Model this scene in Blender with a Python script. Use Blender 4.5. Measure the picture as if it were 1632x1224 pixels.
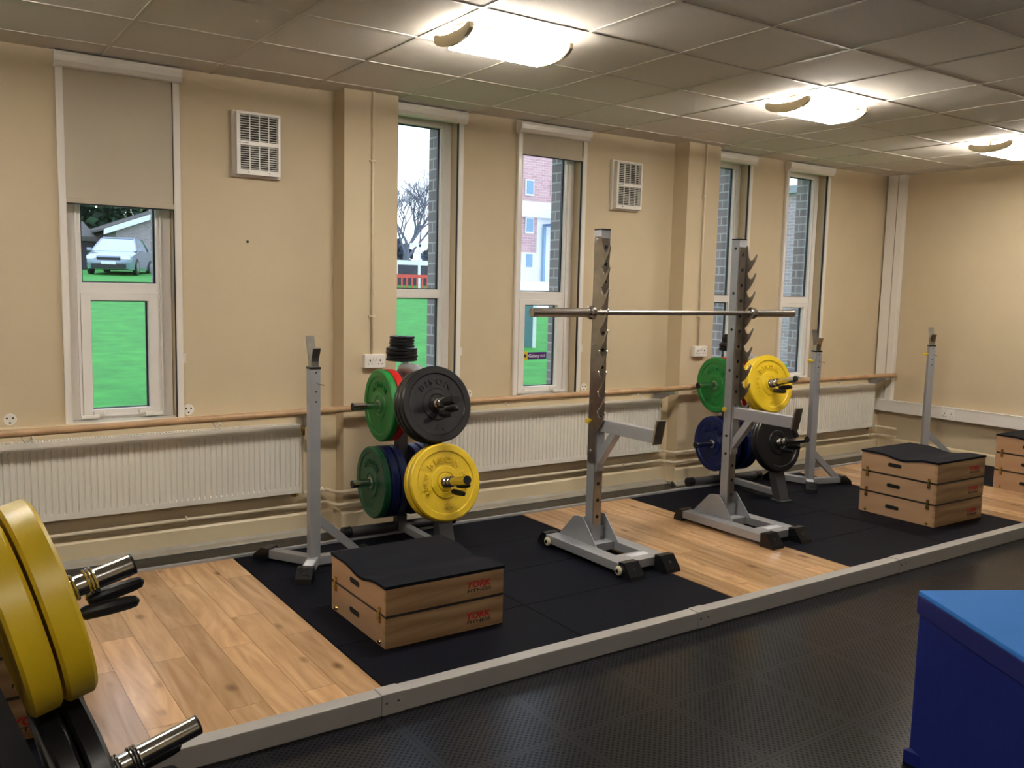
import bpy, bmesh, math, random
from mathutils import Vector, Matrix
random.seed(7)
PI=math.pi
SC=bpy.context.scene; COL=SC.collection
for o in list(bpy.data.objects): bpy.data.objects.remove(o)
# ---------------------------------------------------------------- camera, world, exposure
def vec(a): return Vector(a)
YAW,PIT,ROL=.6008,-.1086,.0235
fw=vec((math.sin(YAW)*math.cos(PIT),math.cos(YAW)*math.cos(PIT),math.sin(PIT)))
rt=vec((math.cos(YAW),-math.sin(YAW),0)); up=rt.cross(fw)
r2=rt*math.cos(ROL)+up*math.sin(ROL); u2=-rt*math.sin(ROL)+up*math.cos(ROL)
cam=bpy.data.objects.new('camera',bpy.data.cameras.new('camera')); COL.objects.link(cam)
M=Matrix((r2,u2,-fw)).transposed().to_4x4(); M.translation=vec((-.9639,-5.537,1.6418)); cam.matrix_world=M
cam.data.sensor_width=36; cam.data.lens=1416.5/1632*36; cam.data.clip_end=400; cam.data.clip_start=.05
SC.camera=cam
W=bpy.data.worlds.new('sky'); SC.world=W; W.use_nodes=True
nt=W.node_tree; bg=nt.nodes['Background']
tc=nt.nodes.new('ShaderNodeTexCoord'); sx=nt.nodes.new('ShaderNodeSeparateXYZ'); cr=nt.nodes.new('ShaderNodeValToRGB')
nt.links.new(tc.outputs['Generated'],sx.inputs[0]); nt.links.new(sx.outputs['Z'],cr.inputs[0]); nt.links.new(cr.outputs[0],bg.inputs[0])
cr.color_ramp.elements[0].position=0; cr.color_ramp.elements[0].color=(.86,.92,1,1)
cr.color_ramp.elements[1].position=.6; cr.color_ramp.elements[1].color=(.62,.78,1,1)
bg.inputs[1].default_value=2.5
SC.view_settings.view_transform='Standard'; SC.view_settings.look='None'; SC.view_settings.gamma=1
SC.view_settings.use_curve_mapping=False; SC.view_settings.exposure=0.0
LAMP_UP=215.0; LAMP_LENS=22.0; LAMP_DOWN=105.0
# ---------------------------------------------------------------- materials
MATS={}
def newmat(name):
    m=bpy.data.materials.new(name); m.use_nodes=True; MATS[name]=m
    return m,m.node_tree,m.node_tree.nodes['Principled BSDF']
def mat(name,c,rough=.5,metal=0,var=.06,vs=8,bump=0,bs=60,spec=.5,emit=None,es=0,coat=0,coord='Object'):
    m,t,b=newmat(name); N=t.nodes; L=t.links
    b.inputs['Roughness'].default_value=rough; b.inputs['Metallic'].default_value=metal
    b.inputs['Specular IOR Level'].default_value=spec; b.inputs['Coat Weight'].default_value=coat
    tcn=N.new('ShaderNodeTexCoord'); nz=N.new('ShaderNodeTexNoise'); nz.inputs['Scale'].default_value=vs; nz.inputs['Detail'].default_value=4
    L.new(tcn.outputs[coord],nz.inputs['Vector'])
    r=N.new('ShaderNodeValToRGB'); L.new(nz.outputs['Fac'],r.inputs[0]); L.new(r.outputs[0],b.inputs['Base Color'])
    r.color_ramp.elements[0].position=.3; r.color_ramp.elements[1].position=.7
    r.color_ramp.elements[0].color=tuple(x*(1-var) for x in c)+(1,); r.color_ramp.elements[1].color=tuple(min(1,x*(1+var)) for x in c)+(1,)
    if bump:
        n2=N.new('ShaderNodeTexNoise'); n2.inputs['Scale'].default_value=bs; n2.inputs['Detail'].default_value=3; L.new(tcn.outputs[coord],n2.inputs['Vector'])
        bp=N.new('ShaderNodeBump'); bp.inputs['Strength'].default_value=bump; bp.inputs['Distance'].default_value=.01
        L.new(n2.outputs['Fac'],bp.inputs['Height']); L.new(bp.outputs[0],b.inputs['Normal'])
    if emit: b.inputs['Emission Color'].default_value=emit+(1,); b.inputs['Emission Strength'].default_value=es
    return m
mat('cream_wall',(.585,.48,.32),.6,0,.03,3,.05,180)
mat('cream_wood',(.72,.60,.40),.38,0,.03,4)
mat('pipe_paint',(.70,.60,.44),.4,0,.04,10)
mat('grey_cove',(.34,.31,.25),.5,0,.1,6)
mat('white_gloss',(.80,.76,.70),.25,0,.02,5)
mat('upvc',(.80,.77,.73),.22,0,.02,5)
mat('white_plastic',(.78,.75,.69),.35,0,.02,10)
mat('rad_white',(.77,.74,.66),.32,0,.02,6)
mat('grille_dark',(.03,.022,.015),.7)
mat('black_gap',(.01,.01,.012),.6)
mat('gasket',(.012,.016,.03),.45)
mat('blind_fabric',(.50,.44,.34),.85,0,.03,3,.1,400)
mat('barre_wood',(.47,.30,.16),.42,0,.15,9)
mat('grey_metal',(.33,.33,.33),.4,.5,.05,10)
mat('silver_paint',(.37,.38,.40),.36,.35,.04,8,.03,300)
mat('charcoal_paint',(.055,.055,.06),.42,.3,.08,8)
mat('chrome',(.62,.6,.57),.16,1,.05,8)
mat('worn_steel',(.42,.39,.35),.3,1,.14,14)
mat('bar_steel',(.40,.37,.34),.32,1,.1,20)
mat('black_rubber',(.010,.010,.011),.42,0,.1,20,.05,200,spec=.25)
mat('black_plastic',(.010,.010,.012),.25,0,.05,20,spec=.35)
mat('mat_rubber',(.0040,.0046,.0085),.6,0,.35,90,.15,500,spec=.06)
mat('pad_rubber',(.008,.0088,.013),.7,0,.25,120,.15,500,spec=.08)
mat('edge_beam',(.40,.385,.36),.4,.15,.04,5)
mat('alu_strip',(.45,.46,.48),.35,.5,.05,10)
mat('p_yellow',(.72,.50,.018),.4,0,.06,10,.04,200)
mat('p_green',(.008,.20,.035),.4,0,.06,10,.04,200)
mat('p_dkgreen',(.006,.085,.035),.4,0,.06,10,.04,200)
mat('p_red',(.62,.018,.014),.4,0,.06,10,.04,200)
mat('p_blue',(.003,.010,.075),.4,0,.06,10,.04,200,spec=.3)
mat('p_black',(.009,.009,.010),.33,0,.06,10,.04,200,spec=.25)
mat('yellow_knob',(.75,.52,.03),.35)
mat('brass',(.62,.45,.16),.25,1)
mat('print_red',(.55,.02,.02),.5); mat('print_black',(.02,.015,.012),.5); mat('print_white',(.8,.8,.85),.5)
mat('label_white',(.62,.64,.68),.4); mat('sticker_purple',(.07,.015,.16),.35); mat('sticker_yellow',(.72,.55,.05),.35)
mat('cream_roller',(.66,.6,.42),.5)
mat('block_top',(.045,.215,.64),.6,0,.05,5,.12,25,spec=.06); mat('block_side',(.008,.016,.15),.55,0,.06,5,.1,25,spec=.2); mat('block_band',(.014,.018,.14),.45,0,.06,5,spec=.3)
mat('lamp_cap',(.55,.47,.30),.45); mat('lamp_stem',(.6,.55,.42),.4)
mat('lamp_tube',(1,1,1),.5,emit=(1,.92,.82),es=LAMP_UP,var=0)
mat('lamp_lens',(.9,.9,.9),.5,emit=(1,.93,.84),es=LAMP_LENS,var=0)
mat('lamp_added_glow',(1,1,1),.5,emit=(1,.93,.84),es=LAMP_DOWN,var=0)  # glow of the added panel below each trough
mat('lamp_rail',(.6,.5,.3),.4)
mat('black_slot',(.006,.005,.004),.9)
mat('socket_hole',(.05,.03,.02),.7)
mat('car_paint',(.24,.29,.40),.22,.3,.04,2,coat=1)
mat('car_glass',(.55,.6,.66),.08,.6,.02,2,coat=1); mat('car_dark',(.015,.016,.02),.5); mat('car_wheel',(.45,.46,.5),.3,.8)
mat('head_lamp',(.7,.75,.8),.1,.3); mat('number_plate',(.75,.78,.8),.4)
mat('fascia_white',(.82,.84,.86),.5); mat('roof_tile',(.10,.085,.08),.8,0,.3,3)
mat('render_white',(.80,.80,.82),.7,0,.03,1); mat('window_blue',(.22,.36,.50),.15); mat('canopy_blue',(.12,.2,.33),.5)
mat('barrier_red',(.75,.10,.08),.5); mat('sign_white',(.85,.85,.87),.5); mat('sign_teal',(.10,.22,.24),.5)
mat('bark_hazed',(.17,.165,.22),.9,0,.3,3); mat('hedge_dark',(.035,.075,.04),.8,0,.7,1.5); mat('leaf_light',(.22,.30,.08),.7,0,.4,3); mat('brush_grey',(.09,.10,.14),.9,0,.5,2)  # bark is paled and blued: outdoor haze put into its colour
mat('tarmac',(.22,.22,.24),.8,0,.1,2); mat('fence_dark',(.07,.06,.08),.8,0,.2,2)
mat('coping',(.30,.32,.36),.7)
def glassmat():
    m,t,b=newmat('pane_glass'); N=t.nodes; L=t.links; out=N['Material Output']; N.remove(b)
    tr=N.new('ShaderNodeBsdfTransparent'); tr.inputs[0].default_value=(.95,.97,.97,1)
    gl=N.new('ShaderNodeBsdfGlossy'); gl.inputs['Roughness'].default_value=.02
    lw=N.new('ShaderNodeLayerWeight'); pw=N.new('ShaderNodeMath'); pw.operation='POWER'; L.new(lw.outputs['Facing'],pw.inputs[0]); pw.inputs[1].default_value=5
    ad=N.new('ShaderNodeMath'); ad.operation='MULTIPLY_ADD'; L.new(pw.outputs[0],ad.inputs[0]); ad.inputs[1].default_value=.95; ad.inputs[2].default_value=.04
    mx=N.new('ShaderNodeMixShader'); L.new(ad.outputs[0],mx.inputs[0]); L.new(tr.outputs[0],mx.inputs[1]); L.new(gl.outputs[0],mx.inputs[2]); L.new(mx.outputs[0],out.inputs[0])
glassmat()
def nmath(N,L,op,a,b=None,c=None):
    n=N.new('ShaderNodeMath'); n.operation=op
    for i,v in enumerate((a,b,c)):
        if v is None: continue
        if isinstance(v,(int,float)): n.inputs[i].default_value=v
        else: L.new(v,n.inputs[i])
    return n.outputs[0]
def brickmat(name,c1,c2,mortar,sc=1.0,rough=.85):
    m,t,b=newmat(name); N=t.nodes; L=t.links; b.inputs['Roughness'].default_value=rough
    g=N.new('ShaderNodeTexCoord'); s=N.new('ShaderNodeSeparateXYZ'); L.new(g.outputs['Object'],s.inputs[0])
    cmb=N.new('ShaderNodeCombineXYZ'); L.new(nmath(N,L,'ADD',s.outputs[0],s.outputs[1]),cmb.inputs[0]); L.new(s.outputs[2],cmb.inputs[1])
    bk=N.new('ShaderNodeTexBrick'); L.new(cmb.outputs[0],bk.inputs['Vector']); bk.inputs['Scale'].default_value=1/sc
    bk.inputs['Brick Width'].default_value=.225; bk.inputs['Row Height'].default_value=.075; bk.inputs['Mortar Size'].default_value=.006
    bk.inputs['Color1'].default_value=c1+(1,); bk.inputs['Color2'].default_value=c2+(1,); bk.inputs['Mortar'].default_value=mortar+(1,)
    L.new(bk.outputs[0],b.inputs['Base Color'])
    bp=N.new('ShaderNodeBump'); bp.inputs['Strength'].default_value=.5; bp.inputs['Distance'].default_value=.01; bp.invert=True
    L.new(bk.outputs['Fac'],bp.inputs['Height']); L.new(bp.outputs[0],b.inputs['Normal'])
brickmat('brick_brown',(.26,.20,.215),(.36,.29,.305),(.55,.50,.52))
brickmat('brick_wing',(.33,.25,.27),(.43,.34,.37),(.55,.5,.52),.7)
brickmat('brick_far',(.30,.24,.27),(.40,.32,.36),(.5,.46,.48))
brickmat('brick_pink',(.50,.30,.31),(.62,.38,.38),(.7,.55,.55),2)
def woodmat(name,base,dark,scale,plank=None,knots=True,rough=.4,axis='Y',spec=.5,dist=2.2,grain=.5):
    # grain runs along axis; plank=(width,length) adds boards
    m,t,b=newmat(name); N=t.nodes; L=t.links; b.inputs['Roughness'].default_value=rough; b.inputs['Specular IOR Level'].default_value=spec
    g=N.new('ShaderNodeTexCoord'); s=N.new('ShaderNodeSeparateXYZ'); L.new(g.outputs['Object'],s.inputs[0])
    X,Y,Z=s.outputs
    if axis=='Y': a,l,o=X,Y,Z
    elif axis=='X': a,l,o=Z,X,Y
    off=None
    cx=N.new('ShaderNodeCombineXYZ')
    if plank:
        bk=N.new('ShaderNodeTexBrick'); cv=N.new('ShaderNodeCombineXYZ'); L.new(l,cv.inputs[0]); L.new(a,cv.inputs[1]); L.new(cv.outputs[0],bk.inputs['Vector'])
        bk.inputs['Scale'].default_value=1; bk.inputs['Brick Width'].default_value=plank[1]; bk.inputs['Row Height'].default_value=plank[0]; bk.inputs['Mortar Size'].default_value=.0012
        bk.inputs['Color1'].default_value=(0,0,0,1); bk.inputs['Color2'].default_value=(1,1,1,1); bk.inputs['Mortar'].default_value=(.5,.5,.5,1); bk.offset=.37
        off=nmath(N,L,'MULTIPLY',bk.outputs[0],7.0)
        o2=nmath(N,L,'ADD',o,off)
    else: o2=o
    L.new(nmath(N,L,'MULTIPLY',a,scale),cx.inputs[0]); L.new(nmath(N,L,'MULTIPLY',l,scale*.13),cx.inputs[1]); L.new(nmath(N,L,'MULTIPLY',o2,scale),cx.inputs[2])
    nz=N.new('ShaderNodeTexNoise'); nz.inputs['Scale'].default_value=1.0; nz.inputs['Detail'].default_value=6; nz.inputs['Distortion'].default_value=dist; L.new(cx.outputs[0],nz.inputs['Vector'])
    wv=N.new('ShaderNodeTexWave'); wv.inputs['Scale'].default_value=.55; wv.inputs['Distortion'].default_value=9; wv.inputs['Detail'].default_value=3; wv.inputs['Detail Scale'].default_value=.6; L.new(cx.outputs[0],wv.inputs['Vector'])
    f=nmath(N,L,'ADD',nmath(N,L,'MULTIPLY',nz.outputs['Fac'],1-grain),nmath(N,L,'MULTIPLY',wv.outputs['Fac'],grain))
    r=N.new('ShaderNodeValToRGB'); L.new(f,r.inputs[0]); r.color_ramp.elements[0].position=.2; r.color_ramp.elements[1].position=.75
    r.color_ramp.elements[0].color=dark+(1,); r.color_ramp.elements[1].color=base+(1,)
    col=r.outputs[0]
    def mixc(fac,c1,c2,mode='MIX'):
        n=N.new('ShaderNodeMix'); n.data_type='RGBA'; n.blend_type=mode
        if isinstance(fac,(int,float)): n.inputs[0].default_value=fac
        else: L.new(fac,n.inputs[0])
        for i,c in ((6,c1),(7,c2)):
            if isinstance(c,tuple): n.inputs[i].default_value=c+(1,)
            else: L.new(c,n.inputs[i])
        return n.outputs[2]
    if plank:
        v=nmath(N,L,'ADD',nmath(N,L,'MULTIPLY',bk.outputs[0],.46),.74)
        cc=N.new('ShaderNodeCombineColor'); L.new(v,cc.inputs[0]); L.new(nmath(N,L,'MULTIPLY',v,.985),cc.inputs[1]); L.new(nmath(N,L,'MULTIPLY',v,.96),cc.inputs[2])
        col=mixc(1.0,col,cc.outputs[0],'MULTIPLY')
    if knots:
        vo=N.new('ShaderNodeTexVoronoi'); vo.inputs['Scale'].default_value=6; cv2=N.new('ShaderNodeCombineXYZ')
        L.new(a,cv2.inputs[0]); L.new(nmath(N,L,'MULTIPLY',l,.55),cv2.inputs[1]); L.new(o2,cv2.inputs[2]); L.new(cv2.outputs[0],vo.inputs['Vector'])
        k=N.new('ShaderNodeValToRGB'); L.new(vo.outputs['Distance'],k.inputs[0]); k.color_ramp.elements[0].position=.03; k.color_ramp.elements[0].color=(.75,.75,.75,1); k.color_ramp.elements[1].position=.17; k.color_ramp.elements[1].color=(0,0,0,1)
        col=mixc(k.outputs[0],col,(.09,.045,.02))
    if plank: col=mixc(nmath(N,L,'MULTIPLY',bk.outputs['Fac'],.75),col,(.10,.05,.02))
    L.new(col,b.inputs['Base Color'])
    return m
woodmat('oak_floor',(.60,.38,.205),(.34,.185,.085),8,plank=(.142,.9),rough=.22,grain=.10,dist=3.5)
woodmat('box_ply_front',(.47,.30,.15),(.23,.12,.048),9,knots=False,rough=.5,axis='X',grain=.25,dist=4)
woodmat('box_ply_side',(.46,.29,.165),(.37,.215,.115),7,knots=False,rough=.5,axis='Y',grain=.1)
def perfmat():
    m,t,b=newmat('perforated_rubber'); N=t.nodes; L=t.links; b.inputs['Roughness'].default_value=.25
    g=N.new('ShaderNodeTexCoord'); s=N.new('ShaderNodeSeparateXYZ'); L.new(g.outputs['Object'],s.inputs[0]); X,Y,Z=s.outputs
    p=nmath(N,L,'MULTIPLY',nmath(N,L,'ADD',X,Y),38.0); q=nmath(N,L,'MULTIPLY',nmath(N,L,'SUBTRACT',X,Y),38.0)
    def cell(v): return nmath(N,L,'ABSOLUTE',nmath(N,L,'SUBTRACT',nmath(N,L,'FRACT',v),.5))
    d=nmath(N,L,'MAXIMUM',cell(p),cell(q)); dot=nmath(N,L,'LESS_THAN',d,.27)
    def band(v): return nmath(N,L,'GREATER_THAN',nmath(N,L,'ABSOLUTE',nmath(N,L,'SUBTRACT',nmath(N,L,'FRACT',nmath(N,L,'MULTIPLY',v,2.0)),.5)),.47)
    bd=nmath(N,L,'MAXIMUM',band(X),band(nmath(N,L,'ADD',Y,.1)))
    dot=nmath(N,L,'MULTIPLY',dot,nmath(N,L,'SUBTRACT',1.0,bd))
    def seam(v): return nmath(N,L,'GREATER_THAN',nmath(N,L,'ABSOLUTE',nmath(N,L,'SUBTRACT',nmath(N,L,'FRACT',nmath(N,L,'MULTIPLY',v,2.0)),.5)),.4975)
    sm=nmath(N,L,'MAXIMUM',seam(X),seam(nmath(N,L,'ADD',Y,.1)))
    hole=nmath(N,L,'MAXIMUM',dot,sm)
    nz=N.new('ShaderNodeTexNoise'); nz.inputs['Scale'].default_value=3; L.new(g.outputs['Object'],nz.inputs['Vector'])
    v=nmath(N,L,'ADD',.7,nmath(N,L,'MULTIPLY',nz.outputs['Fac'],.6))
    mx=N.new('ShaderNodeMix'); mx.data_type='RGBA'; L.new(hole,mx.inputs[0]); mx.inputs[6].default_value=(.0085,.0088,.0125,1); mx.inputs[7].default_value=(.0035,.0036,.0052,1)
    m2=N.new('ShaderNodeMix'); m2.data_type='RGBA'; m2.blend_type='MULTIPLY'; m2.inputs[0].default_value=1; L.new(mx.outputs[2],m2.inputs[6])
    cc=N.new('ShaderNodeCombineColor'); [L.new(v,cc.inputs[i]) for i in range(3)]; L.new(cc.outputs[0],m2.inputs[7]); L.new(m2.outputs[2],b.inputs['Base Color'])
    L.new(nmath(N,L,'SUBTRACT',.27,nmath(N,L,'MULTIPLY',hole,.17)),b.inputs['Specular IOR Level'])
    bp=N.new('ShaderNodeBump'); bp.inputs['Strength'].default_value=.35; bp.inputs['Distance'].default_value=.001; bp.invert=True
    L.new(hole,bp.inputs['Height']); L.new(bp.outputs[0],b.inputs['Normal'])
perfmat()
def ceilmat():
    m=mat('ceiling_tile',(.68,.635,.575),.9,0,.035,90,.25,350)
ceilmat(); mat('ceiling_bar',(.58,.54,.48),.5,0,.03,5)
def grassmat():
    m,t,b=newmat('lawn_grass'); N=t.nodes; L=t.links; b.inputs['Roughness'].default_value=.8
    g=N.new('ShaderNodeTexCoord'); n1=N.new('ShaderNodeTexNoise'); n1.inputs['Scale'].default_value=2.6; n1.inputs['Detail'].default_value=8; n1.inputs['Roughness'].default_value=.7; L.new(g.outputs['Object'],n1.inputs['Vector'])
    r=N.new('ShaderNodeValToRGB'); L.new(n1.outputs['Fac'],r.inputs[0]); r.color_ramp.elements[0].position=.3; r.color_ramp.elements[0].color=(.02,.19,.018,1); r.color_ramp.elements[1].position=.7; r.color_ramp.elements[1].color=(.055,.37,.035,1)
    L.new(r.outputs[0],b.inputs['Base Color'])
grassmat()
# ---------------------------------------------------------------- mesh helpers
class MB:
    def __init__(s): s.bm=bmesh.new(); s.smooth=[]
    def _add(s,vs,fs,smooth=False,T=None):
        if T is not None: vs=[T@vec(v) for v in vs]
        bv=[s.bm.verts.new(v) for v in vs]
        for f in fs:
            try:
                F=s.bm.faces.new([bv[i] for i in f]); F.smooth=smooth
            except ValueError: pass
        return s
    def box(s,x0,x1,y0,y1,z0,z1,T=None):
        return s._add([(x,y,z) for z in (z0,z1) for y in (y0,y1) for x in (x0,x1)],[(0,2,3,1),(4,5,7,6),(0,1,5,4),(2,6,7,3),(0,4,6,2),(1,3,7,5)],False,T)
    def bbox(s,x0,x1,y0,y1,z0,z1,b=.005,T=None):
        # chamfered box
        t=bmesh.new(); q=MB.__new__(MB); q.bm=t; q.box(x0,x1,y0,y1,z0,z1)
        bmesh.ops.bevel(t,geom=t.edges[:],offset=b,segments=2,affect='EDGES',profile=.7)
        t.verts.index_update(); vs=[v.co.copy() for v in t.verts]; fs=[[v.index for v in f.verts] for f in t.faces]; t.free()
        return s._add(vs,fs,False,T)
    def tube(s,pts,r,n=12,cap=True,smooth=True,T=None,closed=False):
        pts=[vec(p) for p in pts]; rs=r if isinstance(r,(list,tuple)) else [r]*len(pts)
        vs=[];k=len(pts); ref=None
        for i,p in enumerate(pts):
            d=((pts[min(i+1,k-1)]-p).normalized() if i<k-1 else vec((0,0,0)))+((p-pts[i-1]).normalized() if i>0 else vec((0,0,0)))
            d.normalize()
            if ref is None: ref=vec((0,0,1)) if abs(d.z)<.9 else vec((1,0,0))
            a=d.cross(ref).normalized(); b=a.cross(d).normalized(); ref=b
            vs+=[p+(a*math.cos(2*PI*j/n)+b*math.sin(2*PI*j/n))*rs[i] for j in range(n)]
        fs=[(i*n+j,i*n+(j+1)%n,(i+1)*n+(j+1)%n,(i+1)*n+j) for i in range(k-1) for j in range(n)]
        s._add(vs,fs,smooth,T)
        if cap:
            s._add(vs[:n],[tuple(range(n))],False,T); s._add(vs[-n:],[tuple(range(n))],False,T)
        return s
    def lathe(s,prof,n=48,axis='Z',T=None,smooth=True,close=True):
        # prof: (r,h) closed loop
        vs=[];k=len(prof)
        for j in range(n):
            a=2*PI*j/n
            for r,h in prof:
                x,y=r*math.cos(a),r*math.sin(a)
                vs.append({'Z':(x,y,h),'Y':(x,h,y),'X':(h,x,y)}[axis])
        m=k if close else k-1
        fs=[(j*k+i,((j+1)%n)*k+i,((j+1)%n)*k+(i+1)%k,j*k+(i+1)%k) for j in range(n) for i in range(m)]
        return s._add(vs,fs,smooth,T)
    def prism(s,poly,h0,h1,plane='XY',T=None,smooth=False):
        # poly 2D extruded along remaining axis
        def P(u,v,w): return {'XY':(u,v,w),'XZ':(u,w,v),'YZ':(w,u,v)}[plane]
        n=len(poly); vs=[P(u,v,h0) for u,v in poly]+[P(u,v,h1) for u,v in poly]
        fs=[(i,(i+1)%n,n+(i+1)%n,n+i) for i in range(n)]
        s._add(vs,fs,smooth,T)
        s._add(vs[:n],[tuple(range(n))],False,T); s._add(vs[n:],[tuple(range(n))],False,T)
        return s
    def build(s,name,m,parent=None,loc=(0,0,0),sharp=35):
        bm=s.bm; bmesh.ops.remove_doubles(bm,verts=bm.verts,dist=1e-5); bmesh.ops.recalc_face_normals(bm,faces=bm.faces)
        me=bpy.data.meshes.new(name)
        lv=vec(loc)
        if lv.length: bmesh.ops.translate(bm,verts=bm.verts,vec=-lv)
        for e in bm.edges:
            if len(e.link_faces)==2 and e.calc_face_angle(0)>math.radians(sharp): e.smooth=False
        bm.to_mesh(me); bm.free(); me.materials.append(MATS[m])
        o=bpy.data.objects.new(name,me); COL.objects.link(o); o.location=lv
        if parent is not None: o.parent=parent
        return o
def rest(o):
    return o
def thing(name,label,cat,loc=(0,0,0),rz=0,group=None):
    o=bpy.data.objects.new(name,None); o.empty_display_size=.1; COL.objects.link(o); o.location=loc; o.rotation_euler=(0,0,rz)
    o['label']=label; o['category']=cat
    if group: o['group']=group
    return o
def tag(o,label,cat,group=None):
    o['label']=label; o['category']=cat
    if group: o['group']=group
    return o
def struct(o): o['kind']='structure'; return o
def dup(root,loc,rz,label,group=None):
    r=root.copy(); COL.objects.link(r); r.location=loc; r.rotation_euler=(0,0,rz); r['label']=label
    if group: r['group']=group
    def rec(a,b):
        for ch in [c for c in kids.get(a.name,[])]:
            c=ch.copy(); COL.objects.link(c); c.parent=b; rec(ch,c)
    kids={}
    for o in bpy.data.objects:
        if o.parent: kids.setdefault(o.parent.name,[]).append(o)
    rec(root,r); return r
TXT={}
def text_geo(s,bold=0.0):
    k=(s,bold)
    if k in TXT: return TXT[k]
    cu=bpy.data.curves.new('t','FONT'); cu.body=s; cu.size=1; cu.extrude=.5; cu.offset=bold; cu.resolution_u=3
    o=bpy.data.objects.new('t',cu); COL.objects.link(o); dg=bpy.context.evaluated_depsgraph_get(); dg.update()
    me=o.evaluated_get(dg).to_mesh(); vs=[v.co.copy() for v in me.vertices]; fs=[tuple(p.vertices) for p in me.polygons]
    o.evaluated_get(dg).to_mesh_clear(); bpy.data.objects.remove(o); bpy.data.curves.remove(cu)
    x0=min(v.x for v in vs); x1=max(v.x for v in vs)
    vs=[vec((v.x-x0,v.y,v.z)) for v in vs]; TXT[k]=(vs,fs,x1-x0); return TXT[k]
def text(mb,s,T,size,width=None,depth=.001,bold=0.0,shear=0):
    # text in local XY plane of T, normal +Z, origin left baseline
    vs,fs,w=text_geo(s,bold); sx=(width/w) if width else size
    mb._add([(v.x*sx+shear*v.y*size,v.y*size,v.z*2*depth) for v in vs],fs,False,T)
def frameT(o,xa,ya):
    xa=vec(xa).normalized(); ya=vec(ya).normalized(); za=xa.cross(ya)
    m=Matrix((xa,ya,za)).transposed().to_4x4(); m.translation=vec(o); return m
# ================================================================ ROOM
H=2.864; XR=7.5; XL=-4.2; YB=-8.5; ZP=.066
struct(MB().box(XL,XR,YB,.0,-.12,0).build('floor','perforated_rubber'))
struct(MB().box(XL,XR,YB,0,H,H+.1).build('ceiling','ceiling_tile'))
g=MB()
gx=.003; gy=.319
k=-7
while gx+k*.6<XR:
    x=gx+k*.6
    if x>XL: g.box(x-.009,x+.009,YB,0,H-.004,H)
    k+=1
k=1
while gy-k*.6>YB:
    y=gy-k*.6; g.box(XL,XR,y-.009,y+.009,H-.0042,H); k+=1
struct(g.build('trim_1','ceiling_bar'))
WX=[-1.325,-.234,1.705,2.825,4.735,5.85]
def holes(y0,y1,inl,inr,zb,zt,m,name):
    g=MB(); xs=XL
    for x0 in WX:
        g.box(xs,x0+inl,y0,y1,0,3.1); g.box(x0+inl,x0+inr,y0,y1,0,zb); g.box(x0+inl,x0+inr,y0,y1,zt,3.1); xs=x0+inr
    g.box(xs,XR+.25,y0,y1,0,3.1); return g
g=holes(0,.10,.035,.615,.81,2.80,'cream_wall','wall_back')
for a,b in ((-1.65,-1.27),(1.385,1.765),(4.43,4.805)): g.box(a,b,-.167,0.0,0,H)
struct(g.build('wall_back','cream_wall'))
struct(holes(.101,.29,.06,.545,.74,2.80,'brick_brown','wall_outside').build('wall_outside','brick_brown'))
struct(MB().box(XR,XR+.25,YB,0,0,H+.1).build('wall_right','cream_wall'))
struct(MB().box(XL-.2,XL,YB,.3,0,H+.1).build('wall_left','cream_wall'))
struct(MB().box(XL-.2,XR+.25,YB-.2,YB,0,H+.1).build('wall_front','cream_wall'))
# boarded lower wall with a ledge, skirting and cove
bays=((-1.27,1.385),(1.765,4.43),(4.805,XR))
g=MB()
for a,b in bays: g.box(a,b,-.045,0,0,.792); g.bbox(a,b,-.062,0,.788,.812,.004)
struct(g.build('trim_2','cream_wood'))
def runpath(y_in,y_col):
    return y_in,y_col
g=MB(); c=MB()
for a,b in bays:
    g.prism([(0,.012),(-.022,.012),(-.022,.125),(-.012,.14),(0,.15)],a+.0,b,'YZ',T=Matrix.Translation((0,-.045,0)))
    c.prism([(-.045,0),(-.125,0),(-.118,.008),(-.085,.018),(-.072,.035),(-.045,.035)],a,b,'YZ')
for a,b in ((-1.65,-1.27),(1.385,1.765),(4.43,4.805)):
    g.prism([(-.167,.012),(-.189,.012),(-.189,.125),(-.179,.14),(-.167,.15)],a-.022,b+.022,'YZ')
    g.box(a-.022,a,-.167,-.045,.012,.14); g.box(b,b+.022,-.167,-.045,.012,.14)
    c.prism([(-.167,0),(-.235,0),(-.22,.01),(-.195,.03),(-.167,.03)],a-.045,b+.045,'YZ')
    c.box(a-.045,a,-.2,-.045,0,.02); c.box(b,b+.045,-.2,-.045,0,.02)
struct(g.build('baseboard_back','cream_wood')); struct(c.build('trim_3','grey_cove'))
g=MB(); g.prism([(XR,.03),(XR-.02,.03),(XR-.02,.15),(XR-.01,.165),(XR,.17)],YB,-.07,'XZ')
struct(g.build('baseboard_right','cream_wood'))
struct(MB().box(XR-.03,XR,YB,-.13,0,.03).build('trim_4','grey_cove'))
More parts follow.
